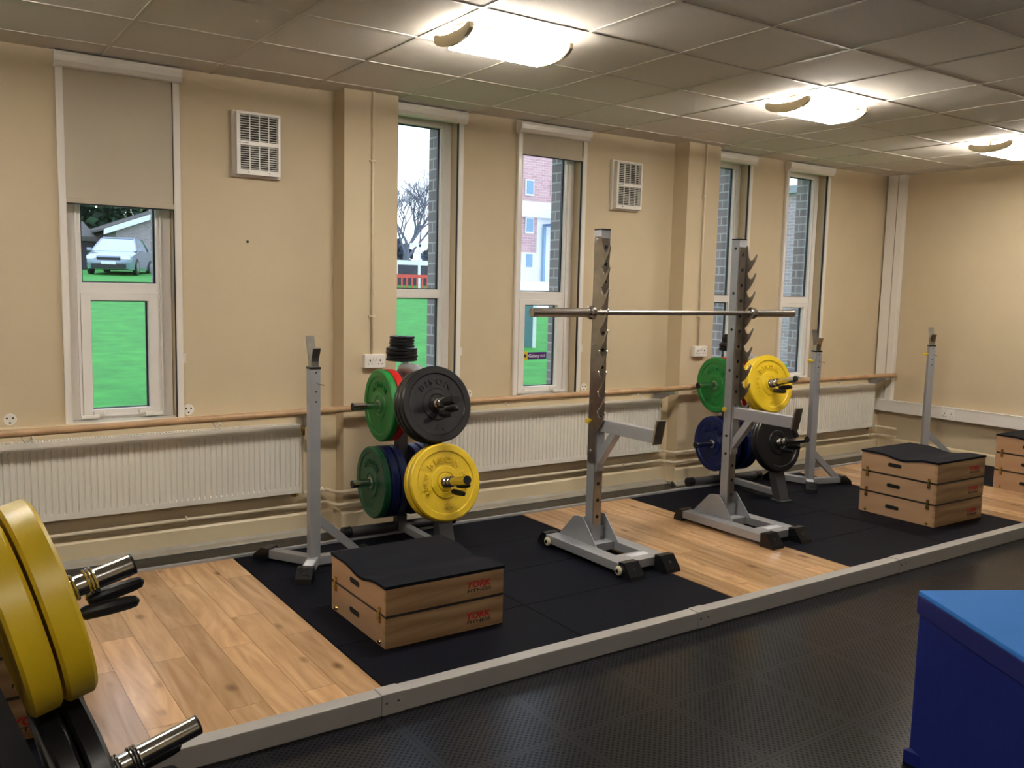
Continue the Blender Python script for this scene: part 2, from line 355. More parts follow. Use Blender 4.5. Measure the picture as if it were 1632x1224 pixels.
# ================================================================ WINDOWS
def window(n,x0,sash):
    o=bpy.data.objects.new('window_%d'%n,None); COL.objects.link(o); o.location=(x0,0,0); struct(o)
    L_=lambda m,nm,mt,par=o: m.build(nm,mt,par)
    f=MB(); xl,xr=.04,.612; gl,gr=(.122,.527); yf0,yf1=.085,.145
    f.bbox(xl,gl,yf0,yf1,.812,2.80,.006).bbox(gr,xr,yf0,yf1,.812,2.80,.006).bbox(gl-.01,gr+.01,yf0+.001,yf1-.001,1.548,1.612,.006)
    f.bbox(gl-.01,gr+.01,yf0,yf1,2.745,2.80,.006).bbox(gl-.01,gr+.01,yf0+.001,yf1-.001,.813,.872 if not sash else .835,.006)
    # inner beads
    f.box(gl-.03,gl-.018,yf0-.012,yf0,.84,2.77); f.box(gr+.018,gr+.03,yf0-.012,yf0,.84,2.77)
    L_(f,'frame','upvc')
    k=MB()
    def ring(a,b,c,d,t=.007,y0=.112,y1=.13):
        k.box(a,a+t,y0,y1,c,d); k.box(b-t*1.6,b,y0,y1,c,d); k.box(a,b,y0,y1,c,c+t); k.box(a,b,y0,y1,d-t,d)
    ring(gl,gr,1.612,2.745)
    if sash: ring(.160,.478,.872,1.51)
    else: ring(gl,gr,.872,1.548)
    L_(k,'gasket','gasket')
    L_(MB().box(gl,gr,.119,.123,1.612,2.745),'glass_pane','pane_glass')
    if sash:
        s=MB(); s.bbox(.108,.162,.072,.12,.83,1.55,.006).bbox(.476,.532,.072,.12,.83,1.55,.006).bbox(.108,.532,.0725,.1195,.83,.874,.006).bbox(.108,.532,.0725,.1195,1.508,1.55,.006)
        so=L_(s,'sash','upvc')
        so2=MB().box(.16,.478,.113,.117,.872,1.51).build('glass_pane','pane_glass',so)
        for xa,d in ((.19,1),(.44,-1)):
            h=MB(); h.bbox(xa-.03,xa+.03,.060,.074,.842,.864,.004); h.bbox(min(xa,xa+.1*d*-1),max(xa,xa-.1*d),.045,.062,.826,.846,.005)
            h.build('handle','white_plastic',so)
    else: L_(MB().box(gl,gr,.119,.123,.872,1.548),'glass_pane','pane_glass')
    s=MB(); s.box(.035,.615,-.005,.1,.80,.812); L_(s,'sill','white_gloss')
    return o
sash=[0,1,0,1,0,1]
wn=[6,1,2,3,4,5]
for i,x0 in enumerate(WX): window(wn[i],x0,sash[i])
# blinds
def blind(x0,zf,label):
    o=thing('roller_blind',label,'blind',(x0,0,.80))
    B=lambda m,nm,mt: m.build(nm,mt,o)
    c=MB(); c.prism([(0,1.975),(0,2.058),(-.04,2.058),(-.064,2.048),(-.072,2.03),(-.068,2.0),(-.05,1.978),(-.03,1.973)],-.008,.656,'YZ'); B(c,'cassette','white_gloss')
    for xa_,xb_ in ((.650,.657),(-.009,-.002)):
        e=MB(); e.prism([(0,1.973),(0,2.06),(-.04,2.06),(-.067,2.05),(-.075,2.03),(-.071,1.998),(-.052,1.974),(-.03,1.97)],xa_,xb_,'YZ'); B(e,'end_cap','white_plastic')
    for a,b in ((0,.038),(.612,.65)):
        s=MB(); s.bbox(a,b,-.024,0,.0,1.98,.003); s.box(a+.004,b-.004,-.027,-.02,.001,1.97); B(s,'side_channel','white_gloss')
    B(MB().box(.6085,.613,-.018,.002,.012,1.975),'brush_groove','black_gap')  # black brush groove between side channel and reveal
    if zf<2.75:
        B(MB().box(.036,.614,-.0145,-.013,zf-.80,1.98),'fabric','blind_fabric')
        b=MB(); b.bbox(.037,.612,-.019,-.009,zf-.825,zf-.798,.003); bo=B(b,'bottom_bar','blind_fabric'); 
        MB().box(.037,.612,-.018,-.01,zf-.833,zf-.825).build('brush_strip','black_gap',bo)
    t=MB(); t.bbox(.652,.664,-.022,-.004,.34,.40,.004); B(t,'chain_tensioner','white_plastic')
    return o
bl=['roller blind behind the nearest plates, out of the picture on the left','cream roller blind pulled a third of the way down the left window','roller blind fully up above the window just right of the first pillar','roller blind lowered a hand width above the window with the purple sticker','roller blind fully up above the narrow window beside the far pillar','roller blind fully up above the last window before the room corner']
zf=[2.9,2.075,2.9,2.648,2.9,2.9]
for i,x0 in enumerate(WX): blind(x0,zf[i],bl[i])
# radio sticker on third window
o=thing('window_sticker','small purple and yellow radio sticker on the lower pane of the third window','sticker',(2.992,.108,1.082))
MB().box(.052,.235,-.001,0,0,.056).build('purple_panel','sticker_purple',o)
g=MB(); g.bbox(0,.053,-.0015,0,-.006,.062,.0004); yo=g.build('yellow_square','sticker_yellow',o)
g=MB(); pts=[]
for i in range(10):
    a=PI/2+i*PI/5; r=.021 if i%2==0 else .009; pts.append((.0265+r*math.cos(a),.028+r*math.sin(a)))
g.prism(pts,-.0025,-.0014,'XZ'); g.build('star','print_black',yo)
g=MB(); text(g,'Galaxy',frameT((.062,-.0016,.016),(1,0,0),(0,0,1)),.038,.108,.0004,.015); text(g,'105',frameT((.178,-.0016,.016),(1,0,0),(0,0,1)),.03,.045,.0004,.01); g.build('lettering','print_white',o)
# ================================================================ RADIATORS, PIPES, BARRE
def radiator(xa,xb,label):
    o=thing('radiator',label,'radiator',(xa,-.05,.29),0,None); w=xb-xa
    B=lambda m,nm,mt: m.build(nm,mt,o)
    g=MB(); n=int(w/.0333); p=w/n; zs=[(.0,0),(.03,0),(.045,1),(.39,1),(.405,0),(.445,0)]
    xs=[];ds=[]
    for i in range(n):
        for fx,dd in ((.0,.009),(.12,.009),(.26,0),(.86,0),(.98,.009)): xs.append((i+fx)*p); ds.append(dd)
    xs.append(w); ds.append(.009)
    vs=[]; 
    for z,a in zs:
        for x,d in zip(xs,ds): vs.append((x,-.085+(d if a else 0)-(0 if a else 0),z))
    m=len(xs); fs=[(j*m+i,j*m+i+1,(j+1)*m+i+1,(j+1)*m+i) for j in range(len(zs)-1) for i in range(m-1)]
    g._add(vs,fs,False)
    g.box(0,w,-.073,-.068,0,.445); B(g,'front_panel','rad_white')
    B(MB().box(0,w,-.02,-.014,.0,.44),'back_panel','rad_white')
    e=MB(); e.bbox(-.006,0.0,-.09,-.012,.0,.448,.002); B(e,'end_plate','rad_white'); e=MB(); e.bbox(w,w+.006,-.09,-.012,.0,.448,.002); B(e,'end_plate','rad_white')
    t=MB(); t.box(0,w,-.087,-.078,.440,.449); t.box(0,w,-.024,-.014,.440,.449)
    for i in range(int(w/.016)): t.box(i*.016,i*.016+.006,-.08,-.02,.441,.447)
    B(t,'top_grille','rad_white')
    v=MB(); v.tube([(w+.006,-.05,.40),(w+.045,-.05,.40)],.008,10); v.tube([(w+.036,-.05,.43),(w+.036,-.05,.37)],.013,10); B(v,'valve','brass')
    v=MB(); v.tube([(w-.02,-.05,0),(w-.02,-.05,-.03)],.009,10); v.tube([(w-.045,-.05,-.02),(w+.0,-.05,-.02)],.008,10); B(v,'drain_cock','brass')
    v=MB(); v.tube([(w+.036,-.05,.37),(w+.036,-.05,.02),(w+.036,-.05,-.01)],.009,8); B(v,'riser_pipe','pipe_paint')
    return o
radiator(-1.1,1.1,'long white ribbed radiator under the left window')
radiator(2.02,4.25,'long white ribbed radiator behind the first tall rack')
radiator(5.05,7.27,'long white ribbed radiator in the far right bay by the room corner')
def pipe(pts,r,label,clips):
    o=thing('heating_pipe',label,'pipe',pts[0]); q=vec(pts[0])
    # round the bends
    P=[vec(p) for p in pts]; out=[P[0]]
    for i in range(1,len(P)-1):
        a=(P[i-1]-P[i]); b=(P[i+1]-P[i]); d=min(.03,a.length*.45,b.length*.45); a.normalize(); b.normalize()
        p0=P[i]+a*d; p2=P[i]+b*d
        for t in (0,.25,.5,.75,1): out.append(p0*(1-t)**2+P[i]*2*t*(1-t)+p2*t*t)
    out.append(P[-1])
    g=MB(); g.tube([p-q for p in out],r,10); g.build('pipe','pipe_paint',o)
    g=MB()
    for x,y,z in clips: g.tube([vec((x-.006,y,z))-q,vec((x+.006,y,z))-q],r*1.7,10); g.box(x-.006-q.x,x+.006-q.x,y-q.y,y+.05-q.y,z-.004-q.z,z+.004-q.z)
    g.build('pipe_clip','pipe_paint',o)
zl=.195
pipe([(-1.22,-.08,.185),(1.30,-.08,zl),(1.33,-.2,zl),(1.82,-.2,zl),(1.86,-.08,zl),(4.345,-.08,zl),(4.375,-.2,zl),(4.86,-.2,zl),(4.9,-.08,zl),(7.42,-.08,zl),(7.44,-.3,zl)],.0115,'long lower cream heating pipe running along the wall and around both pillars',[(x,-.08,zl) for x in (.4,2.5,3.9,5.6,7.3)])
for a,b,c_,lb in ((1.136,1.33,1.82,'upper cream heating pipe stepping around the first pillar'),(4.286,4.375,4.86,'upper cream heating pipe stepping around the far pillar')):
    pipe([(a,-.1,.28),(b-.03,-.08,.28),(b,-.2,.28),(c_,-.2,.28),(c_+.04,-.08,.28),(c_+.2,-.1,.28)],.0115,lb,[(b-.06,-.08,.28)])
pipe([(7.30,-.1,.28),(7.42,-.085,.28),(7.44,-.3,.28)],.0115,'short upper cream heating pipe turning the room corner',[(7.39,-.09,.28)])
# barre
o=thing('ballet_barre','long round wooden barre running along the window wall at waist height','barre',(-1.7,-.25,.80))
zb=lambda x:.800+.036*min(1,(x+1.7)/3.1)
g=MB(); g.tube([(x+1.7,0,zb(x)-.80) for x in (-1.7,-1,-.3,.4,1.1,1.4,3,5,7.43)],.0215,16); g.build('rail','barre_wood',o)
for x in (1.15,4.26,7.29):
    z=zb(x)-.80
    g=MB(); g.bbox(x+1.7-.03,x+1.7+.03,-.012,.2,z-.045,z-.024,.003); g.prism([(0,z-.045),(.2,z-.045),(.2,z-.13),(.17,z-.13)],x+1.7-.005,x+1.7+.005,'YZ'); g.build('bracket','grey_metal',o)
for x in (-1.45,1.57,4.62):
    z=zb(x)-.80
    g=MB(); g.bbox(x+1.7-.03,x+1.7+.03,0,.08,z-.04,z-.022,.003); g.build('bracket','cream_wood',o)
g=MB(); x=7.39+1.7; z=.036; g.prism([(.0,z-.022),(.2,z-.022),(.2,z-.19),(.17,z-.19)],x-.012,x+.012,'YZ'); g.bbox(x-.03,x+.03,.0,.2,z-.034,z-.022,.003); g.build('bracket','cream_wood',o)
for x in (-.48,.52,2.6,3.9,6.5):
    g=MB(); z=zb(x)-.80; g.tube([(x+1.7,-.0,z-.02),(x+1.72,.0,z-.05),(x+1.76,.05,z-.045),(x+1.76,.12,z-.03)],.0055,8); g.build('hook','white_plastic',o)
for x,l in ((-.507,'round white three-hole fixing plate left of the left window'),(.445,'round white three-hole fixing plate right of the left window'),(2.44,'round white three-hole fixing plate behind the barre beside the black plates'),(3.53,'round white three-hole fixing plate beside the sticker window')):
    o=thing('fixing_plate',l,'wall fitting',(x,0,.853)); MB().lathe([(0,-.004),(.032,-.004),(.034,0),(0,0)],20,'Y').build('disc','white_plastic',o)
    g=MB()
    for a in range(3): g.lathe([(0,-.0052),(.0055,-.0052),(.0055,-.003),(0,-.003)],8,'Y',T=Matrix.Translation((.017*math.cos(PI/2+a*2*PI/3+PI),0,.017*math.sin(PI/2+a*2*PI/3+PI))))
    g.build('screw','grille_dark',o)
# ================================================================ WALL FITTINGS
def heater(x,label):
    o=thing('wall_vent',label,'wall vent',(x,0,2.285)); w,h=.27,.37
    B=lambda m,nm,mt,p=o: m.build(nm,mt,p)
    g=MB(); g.bbox(-.015,w+.012,-.03,0,-.012,h+.012,.004); B(g,'back_plate','white_gloss')
    g=MB(); d=-.07
    g.box(0,.022,d,-.03,.031,h-.013); g.box(w-.014,w,d,-.03,.031,h-.013); g.box(0,w,d,-.03,0,.03); g.box(0,w,d,-.03,h-.012,h); g.box(.0225,w-.0145,d-.002,-.03,.175,.2)
    B(g,'casing','white_plastic')
    B(MB().box(.02,w-.012,-.036,-.031,.02,h-.01),'dark_recess','grille_dark')
    g=MB()
    for z0,z1 in ((.03,.175),(.2,.358)):
        n=11
        for i in range(n):
            z=z0+(i+.5)*(z1-z0)/n; g.box(.02,w-.012,d+.004,d+.0055,z-.0017,z+.0017)
        for k in (1,2,3): xx=.022+(w-.036)*k/4; g.box(xx-.0025,xx+.0025,d,d+.009,z0,z1)
    B(g,'louvres','white_plastic')
    g=MB(); g.box(.012,.07,d-.003,d-.001,.184,.190); B(g,'maker_badge','grey_metal')
    g=MB(); [g.box(xx-.003,xx+.003,d-.002,d,.012,.018) for xx in (.07,.2)]; B(g,'screw','grille_dark')
heater(.735,'white louvred wall vent right of the left window'); heater(3.745,'white louvred wall vent between the sticker window and the far pillar')
def socket(x,label,lab2):
    o=thing('double_socket',label,'power socket',(x,-.167,1.09)); g=MB(); g.bbox(0,.15,-.04,0,0,.09,.006); g.build('box','white_plastic',o)
    g=MB()
    for sx_ in (.038,.112):
        g.box(sx_-.004,sx_+.004,-.0415,-.038,.044,.056); g.box(sx_-.016,sx_-.009,-.0415,-.038,.024,.029); g.box(sx_+.009,sx_+.016,-.0415,-.038,.024,.029)
    g.build('pin_holes','socket_hole',o)
    g=MB(); g.bbox(.06,.072,-.044,-.038,.05,.07,.002); g.bbox(.08,.092,-.044,-.038,.05,.07,.002); g.build('switch','white_gloss',o)
    c=thing('conduit',lab2,'conduit',(x+.062,-.167,1.18)); MB().tube([(0,-.012,0),(0,-.012,H-1.18)],.008,10).build('pipe','pipe_paint',c)
    g=MB()
    for z in (.25,1.25): g.bbox(-.022,.022,-.02,0,z-.006,z+.006,.003)
    g.build('saddle_clip','pipe_paint',c)
socket(1.517,'white double power socket on the first pillar','thin cream conduit dropping to the socket on the first pillar'); socket(4.56,'white double power socket on the far pillar','thin cream conduit dropping to the socket on the far pillar')
# trunking on right wall
o=thing('cable_trunking','white boxed cable trunking in the room corner and along the right wall','trunking',(XR-.001,-.02,.45))
g=MB(); g.bbox(-.06,0,-.19,.0,.0,H-.452,.004); g.build('vertical_box','white_gloss',o)
g=MB(); g.box(-.063,-.058,-.12,-.112,.13,H-.455); g.build('lid_seam','grey_cove',o)
g=MB(); g.bbox(-.075,0,-7.5,-.0,.0,.12,.006); g.build('horizontal_box','white_gloss',o)
g=MB(); g.box(-.078,-.07,-7.5,-.19,.112,.122); g.build('top_lip','white_plastic',o)
so=thing('trunking_socket','square white socket set into the trunking on the right wall','power socket',(XR-.079,-.92,.452)); g=MB(); g.bbox(-.008,0,0,.14,0,.1,.003); g.build('plate','white_plastic',so)
g=MB()
for y in (.035,.105): g.box(-.01,-.007,y-.004,y+.004,.055,.067); g.box(-.01,-.007,y-.016,y-.009,.03,.036); g.box(-.01,-.007,y+.009,y+.016,.03,.036)
g.build('pin_holes','socket_hole',so)
tag(MB().lathe([(0,-.008),(.006,-.006),(.009,0),(0,0)],10,'Y').build('wall_plug','grille_dark',None),'tiny dark plug left in the wall right of the left window','wall plug').location=(.817,0,1.883)
# ================================================================ CEILING LIGHTS
LX=[1.503,3.903,6.303]
def light(x,y,label):
    o=thing('ceiling_light',label,'ceiling light',(x,y,H-.006),0,'ceiling lights'); w=.275
    B=lambda m,nm,mt,p=o: m.build(nm,mt,p)
    g=MB(); g.bbox(-.26,.26,-.05,.05,-.012,0,.003); B(g,'mounting_plate','lamp_cap')
    for sx_ in (-.28,.28):
        g=MB(); g.tube([(sx_,0,0),(sx_,0,-.05)],.009,8); B(g,'stem','lamp_stem')
    # curved trough, open upwards
    prof=[]; n=14
    for i in range(n+1):
        a=-PI*.42+PI*.84*i/n; prof.append((.15*math.sin(a)/math.sin(PI*.42),-.035-.054*math.cos(a)))
    inner=[(u*.97,v+.004) for u,v in prof]
    g=MB(); g.prism(prof+inner[::-1],-w,w,'YZ'); B(g,'diffuser','lamp_lens')
    g=MB(); g.box(-.262,.262,-.085,.085,-.0945,-.0925); B(g,'added_glow_panel','lamp_added_glow')  # added flat emitter under the trough, throws extra light on the lower walls
    cap=prof+[(u*.6,v+.02) for u,v in prof[::-1]]
    top=[(.165,-.056),(.12,-.045),(.05,-.04),(0,-.035),(-.05,-.04),(-.12,-.045),(-.165,-.056)]
    for s in (-1,1):
        g=MB(); out=[(u*1.10,(v+.04)*1.14-.04) for u,v in prof]+[(.166,-.024),(.148,-.020),(.11,-.032),(.05,-.040),(-.05,-.040),(-.11,-.032),(-.148,-.020),(-.166,-.024)]
        a,b=(w,w+.022) if s>0 else (-w-.022,-w)
        g.prism(out,a,b,'YZ'); B(g,'end_cap','lamp_cap')
    for yy in (-.1,.1):
        g=MB(); g.bbox(-w,w,yy-.006,yy+.006,-.082,-.074,.002); B(g,'edge_rail','lamp_rail')
    for yy in (-.06,.06):
        g=MB(); g.tube([(-.26,yy,-.055),(.26,yy,-.055)],.013,10); B(g,'tube','lamp_tube')
    return o
light(LX[0],-1.80,'nearest glowing ceiling light, above the left part of the picture')
light(LX[1],-1.80,'second glowing ceiling light, in front of the far pillar')
light(LX[2],-1.80,'farthest glowing ceiling light, cut by the right edge of the picture')
light(-.897,-1.80,'ceiling light over the left platform, out of the picture')
light(-.897,-6.0,'ceiling light behind the viewpoint, left one'); light(3.903,-6.0,'ceiling light behind the viewpoint, right one')
# ================================================================ PLATFORM
YF,YK=-2.535,-.582
def woodfloor(xa,label):
    o=MB().box(0,.995,0,YF-YK,0,ZP).build('lifting_platform_board','oak_floor'); 
    o.location=(xa+.0025,YK,0); 
    # box above goes from y 0 to negative
    return tag(o,label,'wooden floor')
woodfloor(-.468,'knotty oak board floor insert at the left, beside the yellow plates'); woodfloor(2.538,'oak board floor insert under the tall racks and barbell'); woodfloor(5.54,'oak board floor insert at the far right by the stacked box')
tag(MB().box(0,XR-6.545,0,YF-YK,0,ZP-.002).build('rubber_floor_mat','mat_rubber'),'dark rubber mat in the far right corner behind the boxes','floor mat').location=(6.54,YK,0)
rows=['front row','second row','third row','back row']
def mats(xa,where):
    for i in range(2):
        for j in range(4):
            h=(YF-YK)/4
            q=MB().bbox(0.002,.998,.0015,-h-.0015,0,ZP-.001,.0015).build('rubber_floor_mat','mat_rubber'); q.location=(xa+i,YF-h*(j+1)+h*0,0)
            q.location=(xa+i,YF-h*j,0)
            tag(q,'black rubber floor tile %s, %s, %s side'%(where,rows[j],'left' if i==0 else 'right'),'floor mat','black rubber tiles %s'%where)
mats(.535,'between the first two oak floors'); mats(3.538,'right of the racks'); mats(-2.47,'on the far left')
tag(MB().bbox(0,XR+2.5-.02,-.014,.014,0,ZP+.012,.002).build('edge_strip','alu_strip'),'thin grey metal strip along the back edge of the platforms','edge strip').location=(-2.5,YK+.016,0)
js=[-2.9,-1.21,.48,2.18,3.87,5.56,XR-.01]
jl=['at the far left, mostly out of the picture','in the left foreground','in front of the first black mats','in front of the tall racks','in front of the three-tier box','at the far right']
for i in range(6):
    a,b=js[i],js[i+1]; o=thing('platform_edge_beam','grey painted metal edge beam '+jl[i],'edge beam',(a,-2.572,0),0,'metal beams along the platform front')
    g=MB(); g.bbox(.001,b-a-.001,-.033,.035,0,.082,.006); g.build('beam','edge_beam',o)
    if i<5:
        g=MB(); g.bbox(b-a-.001,b-a+.09,-.036,.036,.0,.0855,.006); jo=g.build('joint_sleeve','edge_beam',o)
        g=MB()
        for x in (.018,.068): g.lathe([(0,-.0395),(.004,-.039),(.006,-.036),(0,-.036)],10,'Y',T=Matrix.Translation((b-a+x,0,.05)))
        g.build('rivet','chrome',jo)
# ================================================================ PLYO BOXES
def plyo(x,y,z0,tiers,label,w=.61,d=.585):
    # origin front-left bottom; front faces -y
    o=thing('plyometric_box',label,'plyo box',(x,y,z0)); hs=[.132,.147] if tiers==2 else [.147,.147,.145]; seam=.014
    z=0; 
    for k in range(tiers):
        h=(hs[k] if tiers==3 else [.134,.118][k])-(seam if tiers==3 and k>0 else 0); top=k==tiers-1
        if k>0:
            MB().box(.004,w-.004,.004,d-.004,z,z+seam).build('dark_joint','print_black',o); z+=seam
        if top:
            # dipped top profile along y
            prof=[]; n=28
            for i in range(n+1):
                yy=d*i/n; t=(yy/d-.45)/.30; dip=.024*(.5+.5*math.cos(PI*max(-1,min(1,t)))); prof.append((yy,h-dip))
        else: prof=[(0,h),(d,h)]
        g=MB(); t_=.018
        g.box(0,w,-.0,t_,z,z+h); fr=g.build('front_board','box_ply_front',o,loc=(0,0,z))
        for xa in (w-t_,0.0004):
            body=MB()
            body.prism([(max(p,.0008),z+q) for p,q in prof][::-1]+[(.0008,z),(d-.0004,z)],xa,xa+t_-.0004,'YZ')
            sd=body.build('side_board','box_ply_side',o,loc=(0,0,z))
        # grip slot
        hole=[]; cy,cz=d*.42 if False else .32,z+h*(.50 if not top else .52); r=.014
        for i in range(16):
            a=2*PI*i/16; hole.append((cy+(.038 if math.cos(a)>0 else -.038)+r*math.cos(a),cz+r*math.sin(a)))
        MB().prism(hole,-.0012,.004,'YZ').build('grip_slot','black_slot',sd).location=(0,0,-z)
        rim=[(cy+(u-cy)*1.1,cz+(v-cz)*1.22) for u,v in hole]
        MB().prism(rim,-.0006,.003,'YZ').build('slot_rim','box_ply_front',sd).location=(0,0,-z)
        # logo
        if True:
            g=MB(); text(g,'YORK',frameT((w-.205,-.0006,z+.052),(1,0,0),(0,0,1)),.042,.135,.0006,.03,.15); g.build('brand_lettering','print_red',fr,loc=(0,0,z))
            g=MB(); text(g,'FITNESS',frameT((w-.195,-.0006,z+.030),(1,0,0),(0,0,1)),.022,.128,.0006,.012); g.build('small_lettering','print_black',fr,loc=(0,0,z))
            for c in fr.children: c.location=(0,0,0)
        MB().box(.001,w-.001,d-t_,d-.0006,z,z+h).build('back_board','box_ply_front',o,loc=(0,0,z))
        # latches
        for yy in (.055,d-.055):
            g=MB()
            if not top:
                g.bbox(-.006,0,yy-.012,yy+.012,z+h-.03,z+h-.002,.002); g.bbox(-.012,-.004,yy-.007,yy+.007,z+h-.02,z+h+seam+.012,.002)
            if k==0:
                if not top: g.build('latch','brass',o); g=MB()
                g.lathe([(0,-.01),(.008,-.008),(.011,0),(0,0)],12,'X',T=Matrix.Translation((0,yy,z+.018)))
            if k>0:
                if not top: g.build('latch','brass',o); g=MB()
                g.bbox(-.006,0,yy-.010,yy+.010,z+.002,z+.026,.002)
            g.build('latch','brass',o)
        z+=h
        if top:
            pad=MB(); up_=[(p,z-h+q+.014) for p,q in prof]; lo=[(p,z-h+q) for p,q in prof]
            up_[0]=(-.004,up_[0][1]); lo[0]=(-.004,lo[0][1]); up_[-1]=(d+.004,up_[-1][1]); lo[-1]=(d+.004,lo[-1][1])
            pad.prism(up_+lo[::-1],-.004,w+.004,'YZ',smooth=True); pad.build('rubber_top','pad_rubber',o)
    # fix sub-part positions of parts whose origin moved
    return o
def fixkids():
    pass
plyo(.70,-2.185,ZP,2,'two-tier wooden plyometric box with black rubber top by the squat stand')
plyo(4.815,-2.265,ZP,3,'three-tier wooden plyometric box with dipped black rubber top on the right')
plyo(6.535,-2.36,ZP,3,'three-tier wooden plyometric box cut by the right edge of the picture')
plyo(-1.13,-2.235,ZP,3,'wooden plyometric box half hidden behind the plate rack at the left edge')
# ================================================================ SQUAT RACKS
def tallrack(x,y,side,label):
    o=thing('squat_rack',label,'squat rack',(x,y,ZP),0,'tall squat racks holding the barbell')
    B=lambda m,nm,mt,p=o: m.build(nm,mt,p); s=side # s=-1: outer side is -x
    for sx_ in (-1,1):
        g=MB(); a,b=sorted((sx_*.09,sx_*.18)); g.bbox(a,b,-.475,.235,.022,.072,.004); B(g,'base_rail','silver_paint')
    g=MB(); g.bbox(-.09,.09,-.10,.22,.024,.071,.002); B(g,'cross_plate','silver_paint'); g=MB(); g.bbox(-.09,.09,-.455,-.32,.024,.071,.002); cp=B(g,'cross_plate','silver_paint')
    g=MB(); g.box(-.04,.10,-.395,-.345,.071,.0725); lb=B(g,'label','label_white',cp)
    for sx_ in (-1,1):
        g=MB(); a,b=sorted((sx_*.088,sx_*.083)); g.prism([(-.145,.07),(-.01,.222),(.03,.222),(.075,.212),(.215,.07)],a,b,'YZ'); B(g,'gusset','silver_paint')
    g=MB(); g.bbox(-.083,.083,.03,.036,.072,.21,.001); g.bbox(-.083,.083,-.012,-.006,.072,.15,.001); B(g,'back_plate','silver_paint')
    g=MB(); g.bbox(-.035,.035,-.032,.032,.03,1.918,.004); po=B(g,'post','silver_paint')
    g=MB(); g.bbox(-.036,.036,-.033,.033,1.916,1.924,.002); B(g,'end_cap','black_plastic',po)
    # perforated chrome strip on the front
    g=MB(); hw=.029; pts=[(hw,.19),(hw,1.87)]+[(-hw,1.87),(-hw,.19)]
    for i in range(1,8): a=PI+PI*i/8; pts.append((hw*math.cos(a),.19+hw*math.sin(a)))
    g.prism(pts,-.037,-.032,'XZ'); st=B(g,'perforated_strip','worn_steel')
    g=MB()
    zz=.22
    while zz<1.85: g.lathe([(0,-.0378),(.0115,-.0378),(.0115,-.036),(0,-.036)],14,'Y',T=Matrix.Translation((0,0,zz))); zz+=.1
    B(g,'peg_hole','black_slot',st)
    # toothed bar holder on the outer side
    xo=s*.035; a,b=sorted((xo,xo+s*.006)); zt=[1.459+.12*k for k in range(-5,4)]
    poly=[(-.052,1.90),(.018,1.90)] if True else []
    poly=[(.022,1.88),(.022,.58)]
    for i in range(1,8): aa=-PI*i/8; poly.append((-.013+.035*math.cos(aa),.58+.035*math.sin(aa)))
    poly.append((-.048,.58)); 
    for z in zt:
        poly+=[(-.048,z-.118),(-.060,z-.108),(-.080,z-.085),(-.100,z-.055),(-.114,z-.025),(-.123,z),(-.118,z+.006),(-.106,z-.010),(-.093,z-.029),(-.078,z-.035),(-.064,z-.029),(-.056,z-.014),(-.053,z-.004)]
    poly+=[(-.048,1.84),(-.04,1.88)]
    g=MB(); g.prism(poly,a,b,'YZ'); tp=B(g,'toothed_bar_holder','worn_steel')
    g=MB()
    for z in (.62,1.25,1.86): g.lathe([(0,s*.050),(.008,s*.048),(.011,s*.041),(0,s*.041)],10,'X',T=Matrix.Translation((0,-.003,z)))
    B(g,'bolt','grey_metal',tp)
    g=MB()
    for z in (.50,.62,1.06,1.33,1.57,1.86): g.lathe([(0,-s*.042),(.007,-s*.041),(.009,-s*.035),(0,-s*.035)],10,'X',T=Matrix.Translation((0,-.003,z)))
    B(g,'bolt','black_plastic',po)
    # safety spotter arm
    g=MB(); g.bbox(-.026,.026,-.52,-.038,.742,.815,.004); g.prism([(-.205,.745),(-.15,.745),(-.042,.60),(-.042,.53)],-.024,.024,'YZ'); g.bbox(-.03,.03,-.048,-.037,.50,.825,.003)
    ao=B(g,'spotter_arm','silver_paint')
    g=MB(); g.prism([(-.515,.735),(-.525,.735),(-.553,.87),(-.542,.873)],-.032,.032,'YZ'); B(g,'end_stop','worn_steel',ao)
    g=MB(); g.tube([(-.035,.0,.80),(-.058,.0,.80)],.006,8); g.lathe([(0,-.078),(.014,-.074),(.018,-.065),(.012,-.055),(0,-.055)],14,'X',T=Matrix.Translation((0,0,.80))); B(g,'locking_knob','yellow_knob',ao)
    # rubber feet
    for sx_ in (-1,1):
        c=sx_*.135
        g=MB(); g.prism([(-.455,0),(-.455,.085),(-.50,.088),(-.555,.02),(-.56,0)],c-.052,c+.052,'YZ'); fo=B(g,'rubber_foot','black_plastic')
        g=MB(); 
        Tm=frameT((c,-.528,.054),(1,0,0),(0,.056,.068)); g.lathe([(0,.0),(.011,.0),(.011,.0025),(0,.0025)],12,'Z',T=Tm@Matrix.Rotation(PI,4,'X')); g.build('bolt_hole','black_slot',fo)
        g=MB(); g.prism([(.225,0),(.225,.078),(.26,.08),(.30,.03),(.305,0)],c-.05,c+.05,'YZ'); B(g,'rubber_foot','black_plastic')
    for yy in (.19,-.465):
        g=MB(); g.lathe([(0,s*.205),(.02,s*.205),(.026,s*.199),(.026,s*.189),(.02,s*.185),(0,s*.185)],18,'X',T=Matrix.Translation((0,yy,.038))); wo=B(g,'roller','cream_roller')
        g=MB(); g.lathe([(0,s*.212),(.01,s*.210),(.01,s*.205),(0,s*.205)],10,'X',T=Matrix.Translation((0,yy,.038))); B(g,'axle','black_plastic',wo)
    return o
tallrack(2.42,-1.497,-1,'tall silver squat rack on the left, holding the left end of the barbell')
tallrack(3.588,-1.497,1,'tall silver squat rack on the right, holding the right end of the barbell')
